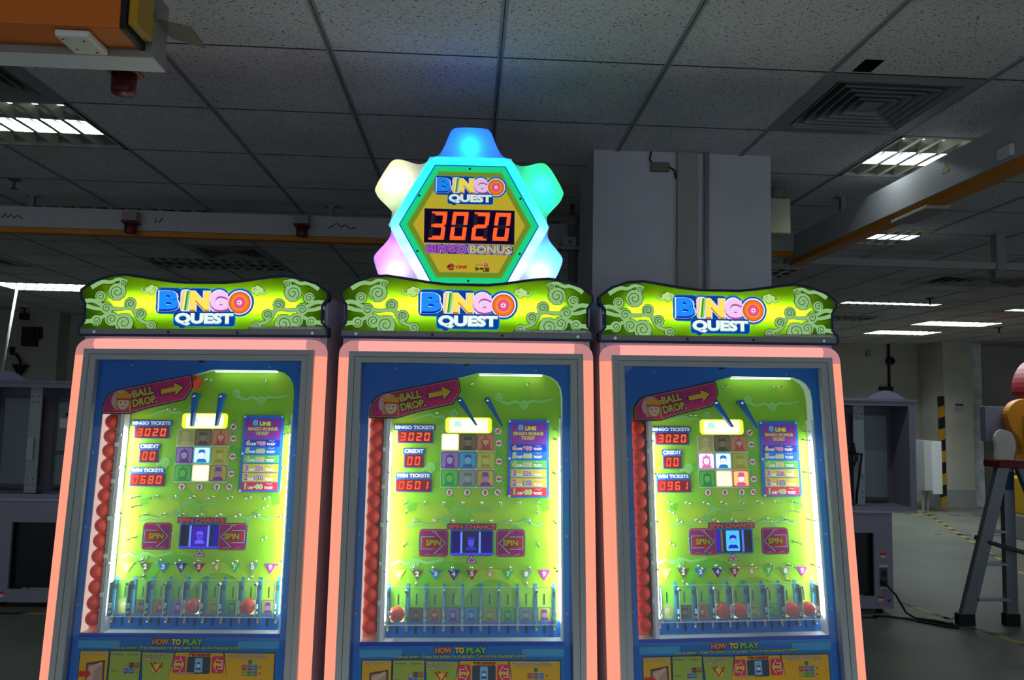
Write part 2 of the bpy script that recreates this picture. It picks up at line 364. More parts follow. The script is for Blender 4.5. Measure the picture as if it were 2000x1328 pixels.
def b_frame():
    B = MB(); a, i = .4125, .369; lo = -.40
    def member(pts): slab(B, pts, -.052, 0.0, GREYFR)
    member([(-a, lo), (-.393, lo), (-.393, 1.1735), (-a, 1.192)]); member([(a, lo), (.393, lo), (.393, 1.1735), (a, 1.192)]); member([(-a, 1.192), (-.393, 1.1735), (.393, 1.1735), (a, 1.192)])
    def inner(pts): slab(B, pts, -.049, 0.0, GREYFR)
    inner([(-.3915, lo), (-i, lo), (-i, 1.153), (-.3915, 1.172)]); inner([(.3915, lo), (i, lo), (i, 1.153), (.3915, 1.172)]); inner([(-.3915, 1.172), (-i, 1.153), (i, 1.153), (.3915, 1.172)])
    return B
def led_pts(u0, u1, o):  # rounded cross section from u0 to u1, front at o
    n = 8; return [(u0+(u1-u0)*k/n, o+.016*(1-math.sin(PI*k/n)**.45)) for k in range(n+1)]
def b_led(side):
    m = glow('#ff9f84', 1.03); m2 = glow('#ffaaa2', 1.05); mc = glow('#d49092', .82); B = MB()
    def sweep(path, mm, caps=True):   # path: list of (u, s, nu, ns) centre line with normal; width .037
        n = 8; V = []
        for u, s, nu, ns in path:
            for k in range(n+1):
                t = (k/n-.5)*.0365; o = -.050+.018*(1-math.sin(PI*min(max(k/n, .02), .98))**.4); V.append(P(u+nu*t, s+ns*t, o))
            V.append(P(u+nu*.0183, s+ns*.0183, 0)); V.append(P(u-nu*.0183, s-ns*.0183, 0))
        w = n+3; F = []
        for i in range(len(path)-1):
            for k in range(w): F.append((i*w+k, i*w+(k+1) % w, (i+1)*w+(k+1) % w, (i+1)*w+k))
        F += [list(range(w)), [(len(path)-1)*w+k for k in range(w)]]
        B.add(V, F, mm)
    cu = .4315; ct = 1.2115; r = .030
    if side == 'left': sweep([(-cu, -.40, 1, 0), (-cu, ct-r-.012, 1, 0)], m)
    if side == 'right': sweep([(cu, -.40, 1, 0), (cu, ct-r-.012, 1, 0)], m)
    if side == 'top': sweep([(-cu+r+.02, ct, 0, 1), (cu-r-.02, ct, 0, 1)], m2)
    if side[:6] == 'corner':
        for sx in ((-1,) if side[-1] == 'L' else (1,)):
            path = [(sx*cu, ct-r-.011, sx, 0)]+[(sx*(cu-r+r*math.cos(t)), ct-r+r*math.sin(t), sx*math.cos(t), math.sin(t)) for t in [PI/2*k/6 for k in range(7)]]+[(sx*(cu-r-.019), ct, 0, 1)]
            sweep(path, mc)
    return B
def b_bezel():
    B = MB(); o = -.02
    I = .372; out_top = 1.156; lo = -.40
    h = HOLE
    # the board around the opening, in convex-ish pieces
    def pc(pts): slab(B, pts, o, o+.006, BEZEL)
    pc([(-I, lo), (-.341, lo), (-.341, 1.0), (-I, 1.0)]); pc([(.341, lo), (I, lo), (I, 1.035), (.341, 1.035)]); pc([(-.341, lo), (.341, lo), (.341, .213), (-.341, .213)])
    pc([(-I, 1.0), (-.341, 1.0), (-.30, 1.04), (-.30, out_top), (-I, out_top)]); pc([(-.30, 1.04), (-.018, 1.104), (-.018, out_top), (-.30, out_top)])
    pc([(-.018, 1.104), (.04, 1.12), (.272, 1.118), (.272, out_top), (-.018, out_top)])
    pc([(.272, 1.118), (.300, 1.110), (.322, 1.094), (.336, 1.070), (.341, 1.035), (I, 1.035), (I, out_top), (.272, out_top)])
    A = Art(board(o-.0002)); A.v = B.v; A.f = B.f; A.m = B.m; A.mats = B.mats; A.sm = B.sm
    dk = mat('#062f7c', .4); A.rect((-.372, -.40), (-.3605, .75), mat('#06489c', .4), 1); A.rect((.3605, -.40), (.372, .75), mat('#06489c', .4), 1)
    A.rect((-.341, .200), (.341, .213), mat('#0a3cb0'), 1)
    A.rect((-.341, -.30), (.341, .201), mat('#1a78c4'), 1); A.rect((-.34, .166), (-.20, .190), mat('#4aa4d0'), 2); A.rect((.20, .166), (.34, .190), mat('#4aa4d0'), 2)
    for u, s in ((-.252, 1.134), (.247, 1.131), (-.357, .821), (.354, .816), (-.357, .563), (.353, .557), (-.357, .305), (.353, .302)):
        A.disc((u, s), .0038, mat('#9ab4c8', .3), 2, 10); A.disc((u, s), .0016, mat('#30507a'), 3, 6)
    A.poly([(-.012, 1.153), (.012, 1.153), (.008, 1.146), (-.008, 1.146)], mat('#101418'), 3)
    return A
def b_instructions():
    A = Art(board(-.0212)); g = mat('#0e3f78')
    for t0, (a, b), c in (('HOW', (-.089, -.035), '#f08a3a'), ('TO', (-.024, .006), '#f4d23c'), ('PLAY', (.014, .081), '#7ccc4a')):
        A.text(t0, (a, .178), (b, .196), g, 1, grow=.0035, base=.03); A.text(t0, (a, .178), (b, .196), mat(c), 2, grow=.0008, base=.03)
    A.text('Aim at timing . Press the button to drop balls. Turn on the character\'s right.', (-.218, .161), (.213, .174), mat('#1c5a50'), 1, grow=.0012); A.text('Aim at timing . Press the button to drop balls. Turn on the character\'s right.', (-.218, .161), (.213, .174), mat('#d8c83a'), 2, grow=.0001)
    y, gr, dkl = mat('#e8b418'), mat('#a8bc48'), mat('#0c3c6c')
    pan = [((-.329, -.02), (-.234, -.02), (-.234, .156), (-.329, .156), y), ((-.227, -.02), (-.125, -.02), (-.125, .156), (-.227, .156), gr),
           ((-.105, -.02), (-.04, -.02), (-.012, .152), (-.121, .154), gr), ((-.045, -.02), (.190, -.02), (.153, .152), (-.007, .153), y), ((.185, -.02), (.327, -.02), (.327, .151), (.158, .152), y)]
    for *q, m in pan:
        A.poly([(a+(-.0035 if i in (0, 3) else .0035), b+(-.0035 if i < 2 else .0035)) for i, (a, b) in enumerate(q)], dkl, 1); A.poly(q, m, 2)
    tx = mat('#f4ead0'); tl = mat('#7a5a28')
    def T(t, a, b): A.text(t, a, b, tl, 3, grow=.0009); A.text(t, a, b, tx, 4)
    T('1. INSERT COINS', (-.322, .144), (-.242, .151)); T('3. BALL MOVES THROUGH', (-.117, .145), (-.018, .150)); T('ONE HOLE TWICE,', (-.116, .137), (-.045, .142)); T('GAME OVER.', (-.115, .129), (-.058, .134))
    T('5. THERE ARE 8 CHARACTERS,', (.168, .143), (.292, .149)); T('UP TO WIN A BINGO BONUS.', (.176, .134), (.300, .140)); T('4. WHEN THE BALL', (-.005, .085), (.06, .090))
    A.text('Original', (-.222, .143), (-.186, .150), mat('#1c5a9a'), 3); A.text('action', (-.168, .143), (-.135, .150), mat('#b03a28'), 3); A.text('ROW', (-.220, .09), (-.200, .098), mat('#b03a28'), 3)
    A.poly([(-.305, .03), (-.24, .03), (-.243, .128), (-.305, .118)], mat('#5a4438'), 3); A.poly([(-.299, .03), (-.246, .03), (-.249, .120), (-.299, .112)], mat('#b89a84'), 4)
    A.ribbon([(-.252, .12), (-.285, .10), (-.292, .05)], [.008, .022, .02], mat('#d8b89a'), 5); A.poly([(-.327, .075), (-.303, .075), (-.303, .066), (-.285, .084), (-.303, .102), (-.303, .093), (-.327, .093)], mat('#d8301c'), 6)
    for i in range(3):
        for j in range(2): tile(A, (-.178+i*.0175, .104-j*.018), (-.162+i*.0175, .120-j*.018), (i+j*3) % 9, 3)
    A.disc((-.068, .105), .022, mat('#d8301c'), 3, 3); A.disc((-.068, .102), .015, mat('#f0c848'), 4, 14); A.ribbon([(-.088, .12), (-.068, .09), (-.048, .12)], .006, mat('#c02818'), 5)
    A.text('SPIN CHANCE', (.038, .142), (.110, .150), mat('#b03018'), 3, grow=.001); A.rect((.034, .085), (.112, .140), mat('#3a4a58'), 3, r=.006); A.rect((.060, .09), (.086, .136), mat('#88c4e0'), 4, r=.003)
    head(A, (.073, .112), .013, mat('#1458a8'), mat('#e8f4ff'), mat('#1458a8'), 0, 5)
    for cx, d in ((.008, 1), (.138, -1)):
        A.rect((cx-.021, .088), (cx+.021, .142), mat('#e03c50'), 4, r=.006); arrow(A, cx, .115, .9*.036*d, .05, mat('#f0e8f0'), 5); arrow(A, cx, .115, .9*.03*d, .040, mat('#d02828'), 6)
        A.text('SPIN', (cx-.013, .110), (cx+.011, .120), mat('#f4d23c'), 7, grow=.001)
    for i in range(3):
        for j in range(2): tile(A, (.218+i*.019, .098-j*.019), (.235+i*.019, .115-j*.019), (i+3*j+2) % 9, 3)
    A.disc((.246, .124), .008, mat('#3a8a58'), 3, 8)
    for j in range(2): A.disc((.282, .107-.019*j), .005, mat('#c83028'), 4, 3)
    return A
def arrow(A, cx, cy, w, h, m, L, tail=.45):
    x0, x1 = cx-w/2, cx+w/2; xm = cx+w*.04
    A.poly([(x0, cy-h*.28), (xm, cy-h*.28), (xm, cy-h/2), (x1, cy), (xm, cy+h/2), (xm, cy+h*.28), (x0, cy+h*.28)], m, L)
def field_mat():
    return noisy('playfield_green_print', '#7fb828', '#b4d23c', 3.2, .5, .25, 1.5, .42, .62)
def b_field():
    A = Art(board(.033)); gm = _C.setdefault('gm', field_mat()); CLR, CLL = mat('#8fd070'), mat('#5fae4a')
    A.add([P(-.345, .19, .040), P(.350, .19, .040), P(.350, 1.14, .040), P(-.345, 1.14, .040)], [(0, 1, 2, 3)], gm)
    A.rect((-.262, .19), (.348, 1.135), gm, 0)
    # printed arcs of lighter and darker green
    for c, r, w, h in (((-.14, .52), .17, .05, '#86c42c'), ((.05, .60), .24, .03, '#5fb022'), ((.10, .30), .12, .035, '#a8d83a'), ((-.05, .35), .10, .03, '#66b424')):
        A.ribbon([(c[0]+r*math.cos(t), c[1]+r*math.sin(t)) for t in [PI*(.05+.9*k/20) for k in range(21)]], w, mat(h), .4+.5*h.count('8')+.15*len(h)+w*10)
    A.rect((-.262, .19), (.348, .262), mat('#1a70c8'), 3)
    for cx, cy, k in ((.112, 1.036, 1),):
        field_cloud(A, [(.12, 1.022), (.15, 1.012), (.175, 1.022), (.21, 1.008), (.235, 1.024), (.262, 1.020), (.313, 1.030)], [(.115, 1.036, .016), (.208, 1.010, .017)], .0095, CLR, CLL, 2)
    field_cloud(A, [(-.19, .952), (-.16, .964), (-.13, .972), (-.11, .962), (-.085, .965), (-.07, .95)], [(-.045, .975, .016), (-.075, .935, .013)], .010, CLR, CLL, 2)
    field_cloud(A, [(-.155, .775), (-.13, .785), (-.12, .76)], [(-.124, .785, .018)], .010, CLR, CLL, 2)
    field_cloud(A, [(-.05, .635), (-.02, .640), (0, .632), (.05, .641), (.09, .638)], [(-.04, .634, .014), (.005, .630, .010)], .006, CLR, CLL, 2)
    field_cloud(A, [(-.20, .580), (-.16, .592), (-.13, .585), (-.10, .596), (-.075, .605), (-.05, .588), (0, .592), (.03, .588)], [(-.062, .607, .014)], .008, CLR, CLL, 2)
    field_cloud(A, [(.12, .588), (.15, .596), (.185, .590), (.215, .603), (.25, .585), (.28, .592)], [(.22, .602, .014), (.188, .578, .010)], .008, CLR, CLL, 2)
    field_cloud(A, [(-.25, .452), (-.22, .466), (-.20, .455), (-.16, .468), (-.13, .458), (-.10, .463), (-.07, .470)], [(-.172, .455, .019)], .010, CLR, CLL, 2)
    field_cloud(A, [(0, .392), (.04, .396), (.09, .390)], [(-.015, .395, .014)], .006, CLR, CLL, 2)
    # grid plate and title plate
    A.rect((-.090, .711), (.106, .906), mat('#7ab860'), 3, r=.008); A.rect((-.088, .713), (.104, .904), mat('#b8d8a0'), 4, r=.007)
    # blue printed lanes between pockets and black slots
    for u in DV: A.rect((u-.0052, .262), (u+.0052, .389), mat('#2a90c0'), 4)
    A.rect((-.262, .262), (.330, .268), mat('#2a90c0'), 4)
    for i, u in enumerate(PK):
        A.rect((u-.0018, .319), (u+.0018, .356), mat('#1c2a14'), 4)
        A.rect((u-.0045, .225), (u+.0045, .257), mat('#22405c'), 5)
    for i, u in enumerate(DV): A.rect((u-.0025, .345), (u+.0025, .362), mat('#1c3c50'), 5)
    return A
TRI = [('#f0d048', '#ffe890'), ('#5a5240', '#7a7260'), ('#1478c8', '#2a90dc'), ('#3a2890', '#4a38a8'), ('#a82830', '#c03840'), ('#c8b830', '#d8cc50'), ('#48b040', '#60c850'), ('#78a080', '#90b498'), ('#a828a8', '#c040c0')]
def b_tri(i):
    def fn():
        A = Art(board(.0310)); u = PK[i]; k = .0205
        A.ribbon([(u-k, .434), (u+k, .434), (u, .401)], .003, mat(TRI[i][1]), 0, closed=True); A.poly([(u-k, .434), (u+k, .434), (u, .401)], mat(TRI[i][0]), 0)
        A.text(str(i+1), (u-.0055, .414), (u+.0055, .430), mat('#f4f4f0'), 2, grow=.0007, base=.02); return A
    return fn
def b_minitile(i, lit):
    def fn():
        A = Art(board(.0310)); u = PK[i]; tile(A, (u-.0235, .264), (u+.0235, .311), i, 0, lit); return A
    return fn
def score(mach, label, ltxt, lab, box, txt):
    (la, lb), (da, db) = lab, box
    B = Art(board(.0300)); blu = mat('#1c4aa8')
    B.rect((da[0]-.003, da[1]-.003), (db[0]+.003, db[1]+.003), blu, 0); B.rect((la[0]-.003, la[1]-.003), (lb[0]+.003, lb[1]+.003), blu, 0, r=.004)
    B.rect(da, db, mat('#6c0a0e', .3), 2)
    B.text(ltxt, (la[0]+.002, la[1]+.001), (lb[0]-.002, lb[1]-.001), mat('#dfeaff'), 2, grow=.0008, base=.02)
    slab(B, [(da[0]-.003, da[1]-.003), (db[0]+.003, da[1]-.003), (db[0]+.003, db[1]+.003), (da[0]-.003, db[1]+.003)], .0303, .036, blu)
    o = B.build('score_display', mach); o['label'] = label
    D = Art(board(.0291)); digits(D, txt, (da[0]+.004, da[1]+.006), (db[0]-.004, db[1]-.005), glow('#ff5022', 2.0), None, 0, slant=.1); D.build('digits', o)
def b_paytable():
    A = Art(board(.0255)); slab(A, rrect((.151, .682), (.297, .955), .004), .0257, .033, mat('#1458c8'))
    A.rect((.153, .684), (.295, .953), mat('#1464d0'), 0, r=.003); A.rect((.160, .870), (.288, .944), mat('#7a2898'), 1)
    A.text('8', (.187, .919), (.204, .938), mat('#4ac0f4'), 2, grow=.001); A.text('LINE', (.212, .919), (.250, .932), mat('#d8e040'), 2, grow=.001); A.text('BINGO BONUS', (.170, .901), (.276, .912), mat('#c8b848'), 2, grow=.0008); A.text('TICKET', (.198, .885), (.246, .896), mat('#c8b848'), 2, grow=.0008)
    rows = [(.843, .868, '#1424a8', '6', '900', '#e8a868', '#e86878'), (.815, .842, '#1464d0', '5', '600', '#b8d860', '#c8d060'), (.785, .812, '#58b048', '4', '380', '#b8b048', '#d8a888'), (.752, .781, '#c8c038', '3', '226', '#a848a8', '#a848a8'), (.718, .749, '#d8b838', '2', '110', '#7848b8', '#5850b8'), (.688, .716, '#c02838', '1', '40', '#98c868', '#98d868')]
    for y0, y1, bg, n, q, c1, c2 in rows:
        A.rect((.160, y0), (.288, y1), mat(bg), 1); h = y1-y0
        A.text(n, (.167, y0+.005), (.180, y1-.004), mat('#f4f0ff'), 2, grow=.0016); A.text(n, (.167, y0+.005), (.180, y1-.004), mat(c1), 3, grow=.0006)
        A.text('LINE', (.183, y0+.005), (.201, y0+.013), mat('#f4f4ff'), 2, grow=.0005)
        A.text(q, (.205, y0+.005), (.235, y1-.007), mat('#f4f0ff'), 2, grow=.0015); A.text(q, (.205, y0+.005), (.235, y1-.007), mat(c2), 3, grow=.0004)
        A.text('TICKET', (.241, y0+.005), (.272, y0+.013), mat('#f4f4ff'), 2, grow=.0005)
        A.ribbon([(.248, y1-.006), (.254, y1-.003), (.260, y1-.007), (.268, y1-.003)], .0022, mat('#b8c8ff'), 2)
    for u, s in ((.156, .950), (.292, .950), (.156, .687), (.292, .687), (.156, .818), (.292, .818)): A.disc((u, s), .0042, CHROME, 3, 10)
    return A
def b_dropsign():
    A = Art(board(-.0305)); slab(A, SIGN, -.0302, -.0262, mat('#28204c')); A.poly(SIGN, mat('#1c2850'), 0)
    A.poly(inset(SIGN, .0045), mat('#d8c878'), 1); A.poly(inset(SIGN, .006), mat('#c42a70'), 2)
    q = inset(SIGN, .009)
    for k in range(7):
        s0 = .965+k*.018; A.ribbon([(-.325+.012*k, s0), (-.06+.004*k, s0+.058)] if k < 5 else [(-.29+.05*(k-5), s0), (-.10, s0+.038)], .0032, mat('#8c2a8c'), 3) if k in (1, 2, 3) else None
    rot = .215
    for t0, a, b in (('BALL', (-.233, 1.024), (-.158, 1.050)), ('DROP.', (-.229, .992), (-.143, 1.018))):
        A.text(t0, a, b, mat('#3a2440'), 4, grow=.003, rot=rot, base=.02); A.text(t0, a, b, mat('#d8d048'), 5, grow=.0006, rot=rot, base=.02)
    c, s_ = math.cos(rot), math.sin(rot); ar = [(-.04, -.0085), (.012, -.0085), (.012, -.023), (.043, 0), (.012, .023), (.012, .0085), (-.04, .0085)]
    Rr = lambda k: [(-.094+(x*c-y*s_)*k, 1.046+(x*s_+y*c)*k) for x, y in ar]
    A.poly([(x, y) for x, y in Rr(1.1)], mat('#3a2440'), 4); A.poly(Rr(.97), mat('#e4c820'), 5)
    cx, cy = -.262, 1.002; A.disc((cx-.01, cy+.005), .034, mat('#e0b8c8'), 4, 20, ry=.036); A.disc((cx, cy-.004), .026, mat('#a87018'), 5, 18, ry=.03); A.disc((cx, cy-.006), .020, mat('#f0d8b8'), 6, 18, ry=.023)
    A.poly([(cx-.027, cy+.010), (cx-.030, cy+.036), (cx-.012, cy+.026), (cx+.002, cy+.042), (cx+.014, cy+.026), (cx+.030, cy+.032), (cx+.026, cy+.008)], mat('#e8b020'), 7); A.rect((cx-.026, cy+.006), (cx+.026, cy+.012), mat('#c85020'), 8)
    for sx in (-1, 1): A.ribbon([(cx+sx*.024, cy+.005), (cx+sx*.026, cy-.032)], .006, mat('#e0b020'), 7); A.disc((cx+sx*.008, cy-.003), .0028, mat('#3a2440'), 8, 8)
    A.ribbon([(cx-.008, cy-.015), (cx, cy-.018), (cx+.008, cy-.015)], .002, mat('#a83028'), 8)
    return A
def b_spin(d):
    def fn():
        c = (-.103 if d > 0 else .159, .537); A = Art(board(-.0292))
        shp = rrect((c[0]-.0495, c[1]-.047), (c[0]+.0495, c[1]+.042), .010); shp = [(x, y+(.007*(1-((x-c[0])/.0495)**2) if y > c[1]+.02 else 0)) for x, y in shp]
        slab(A, shp, -.0290, -.0258, mat('#2a60a8')); A.poly(shp, mat('#6a4858'), 0); A.poly(inset(shp, .0025), mat('#f07a78'), 1); A.poly(inset(shp, .0052), mat('#b82888'), 2)
        arrow(A, c[0]-.001*d, c[1]-.001, .090*d, .084, mat('#1c50a8'), 3); arrow(A, c[0]-.001*d, c[1]-.001, .085*d, .077, mat('#f4f8ff'), 4); arrow(A, c[0]-.001*d, c[1]-.001, .079*d, .068, mat('#1c50a8'), 5); arrow(A, c[0]-.001*d, c[1]-.001, .074*d, .061, mat('#f02c1c'), 6)
        A.text('SPIN', (c[0]-.026, c[1]-.010), (c[0]+.024, c[1]+.010), mat('#4a2430'), 7, grow=.003, base=.02); A.text('SPIN', (c[0]-.026, c[1]-.010), (c[0]+.024, c[1]+.010), mat('#f0d840'), 8, grow=.0006, base=.02)
        for k in range(3): A.rect((c[0]-.006+.006*k, c[1]+.034), (c[0]-.003+.006*k, c[1]+.040), mat('#f0a8c8'), 3)
        A.ribbon([(c[0]-.03, c[1]-.040), (c[0]-.02, c[1]-.037), (c[0]-.01, c[1]-.041)], .002, mat('#f0a8c8'), 3); A.ribbon([(c[0]+.015, c[1]-.040), (c[0]+.025, c[1]-.037), (c[0]+.032, c[1]-.036)], .002, mat('#f0a8c8'), 3)
        for sx in (-1, 1): A.tube([P(c[0]+sx*.03, c[1], -.025), P(c[0]+sx*.03, c[1], .033)], .003, mat('#a8c8a8', .3), 6)
        return A
    return fn
def spinwin(mach, st):
    A = Art(board(.0290)); c0, c1 = (-.049, .483), (.102, .571)
    slab(A, rrect(c0, c1, .008), .0292, .034, mat('#1464c8')); A.poly(rrect(c0, c1, .008), mat('#1464c8'), 0); o = A.build('spin_window', mach); o['label'] = 'blue framed spin window under the SPIN CHANCE words'
    D = Art(board(.0284)); D.rect((-.044, .489), (.097, .566), mat('#121030', .3), 0)
    if st == 0:
        D.rect((.020-.024, .494), (.020+.024+.006, .562), glow('#3c1eb0', .9), 1); head(D, (.024, .526), .024, glow('#6a5cff', 1.), glow('#4a2ce0', 1.), glow('#8a80ff', 1.), 0, 2); D.rect((.07, .49), (.095, .562), glow('#2410b0', .8), 1)
    if st == 1:
        D.rect((-.002, .494), (.050, .562), mat('#181848'), 1); head(D, (.024, .528), .026, glow('#3434d8', .7), glow('#5a5af0', .8), glow('#2828a0', .7), 3, 2)
        D.rect((-.042, .492), (-.014, .564), glow('#20107c', .6), 1); D.rect((.062, .492), (.095, .564), glow('#20107c', .6), 1)
    if st == 2:
        D.rect((.002, .493), (.052, .564), glow('#48c0ff', 1.1), 1, r=.004); head(D, (.027, .528), .026, glow('#0a18b8', 1.), glow('#58c8ff', 1.1), glow('#0a18b8', 1.), 0, 3); D.rect((-.042, .492), (-.020, .564), glow('#3020d0', .8), 1)
    if st < 2:
        for u in (-.010, .054): D.rect((u-.0035, .492), (u+.0035, .564), glow('#6080ff', 1.3), 3)
        D.rect((-.044, .4885), (.097, .4925), glow('#4838ff', 1.2), 3)
    else:
        D.rect((-.018, .490), (-.010, .566), mat('#90786a'), 3); D.rect((.060, .490), (.068, .566), glow('#5080ff', .9), 3)
    D.build('reel_screen', o)
def b_spinlabel():
    A = Art(board(.0310)); A.rect((-.061, .570), (.112, .592), mat('#205a90'), 0, r=.003); A.text('SPIN CHANCE', (-.056, .573), (.108, .589), mat('#3a2a50'), 1, grow=.0025, base=.02); A.text('SPIN CHANCE', (-.056, .573), (.108, .589), mat('#d84a28'), 2, grow=.0006, base=.02)
    A.poly([(.006, .457), (.046, .457), (.026, .488)], mat('#2a4aa0'), 1); A.poly([(.0105, .4595), (.0415, .4595), (.026, .483)], mat('#e8e0f0'), 2); A.poly([(.016, .4625), (.036, .4625), (.026, .477)], mat('#d83040'), 3); return A
def b_marker(i):
    pos = [(.115, .914, 225), (.118, .871, 180), (.119, .807, 180), (.119, .745, 180), (.115, .699, 135), (-.055, .698, 90), (.008, .698, 90), (.071, .698, 90)]
    def fn():
        u, s, a = pos[i]; A = Art(board(.0310)); A.disc((u, s), .0142, mat('#3a9a58'), 0, 20); A.disc((u, s), .0118, mat('#eef4e4'), 1, 20)
        t = math.radians(a); c, n = math.cos(t), math.sin(t)
        q = [(-.009, -.003), (0, -.003), (0, -.0075), (.0095, 0), (0, .0075), (0, .003), (-.009, .003)]; A.poly([(u+x*c-y*n, s+x*n+y*c) for x, y in q], mat('#cc2c38'), 2); return A
    return fn
def flipper(mach, a, b, lab):
    B = MB(); r0, r1 = .0105, .003; d = Vector((b[0]-a[0], b[1]-a[1])); n = Vector((-d.y, d.x)).normalized(); ang = math.atan2(n.y, n.x)
    pts = [(a[0]+r0*math.cos(ang+PI*k/10), a[1]+r0*math.sin(ang+PI*k/10)) for k in range(11)]+[(b[0]+r1*math.cos(ang+PI+PI*k/6), b[1]+r1*math.sin(ang+PI+PI*k/6)) for k in range(7)]
    slab(B, pts, -.010, .012, mat('#0c60b4', .3)); o = B.build('flipper', mach)
    Q = MB(); Q.tube([P(a[0], a[1], -.016), P(a[0], a[1], .033)], .0045, CHROME, 8); Q.tube([P(a[0], a[1], -.012), P(a[0], a[1], .030)], .0075, mat('#0c50a0', .3), 8); Q.build('pivot', o)
def marquee(mach):
    y = .098; T = lambda dy: (lambda u, z: (u, y+dy, z))
    if 'marq' in _C:
        o = use('marquee', _C['marq'], mach); use('marquee_print', _C['mprint'], o); use('sign_tube', _C['mtube'], o)
    else:
        B = MB(); face = trans('#a8e81c', .85)
        B.prism(MARQ, T(0), T(.045), face, side=DARKN, cap1=False)
        B.box((-.42, y+.0455, 1.75), (.42, y+.047, 1.90), WHITE)
        o = B.build('marquee', mach); _C['marq'] = o.data
        A = Art(lambda u, z, h: (u, y-.0006-h, z), .0003)
        L0 = 0; inn = inset(MARQ, .0045); A.ribbon(inset(MARQ, .0018), .0095, mat('#0a1c48', .4), 20, closed=True)
        bar = mat('#76827e', .35); A.poly([(-.449, 1.738), (.449, 1.738), (.449, 1.763), (-.449, 1.762)], bar, 15); A.poly([(.160, 1.7625), (.166, 1.771), (.435, 1.776), (.446, 1.763)], mat('#84968e', .35), 16)
        A.text('COPYRIGHT 2018. JEYONE ALL RIGHTS RESERVED', (.172, 1.7645), (.428, 1.7705), mat('#eefaf2'), 18, grow=.0002)
        fill, line = glow('#a8dc90', .68), glow('#3a7c24', .45)
        A2x = [(1, -.436, 1.762), (-1, .436, 1.762)]
        for sx, x0, z0 in A2x: clouds_corner(A, sx, x0, z0, fill, line, 1)
        for sx, cx in ((-1, -.200), (1, .195)): little_cloud(A, sx, cx, 1.905, .95, glow('#c8f090', .85), line, 1)
        logo(A, (-.176, 1.762), (.174, 1.916), 4, .98)
        for u in (-.395, -.125, .125, .397): A.disc((u, 1.750), .005, CHROME if abs(u) > .3 else mat('#181c1c'), 21, 10); A.disc((u, 1.750), .002, mat('#303030'), 22, 8)
        p = A.build('marquee_print', o); _C['mprint'] = p.data; p['label'] = 'printed clouds and BINGO QUEST lettering on the lit sign'
        Q = MB(); Q.tube([(-.335, y+.032, 1.852), (.335, y+.032, 1.852)], .006, glow('#f4fff0', 80.), 10)
        t = Q.build('sign_tube', o); _C['mtube'] = t.data
    return o
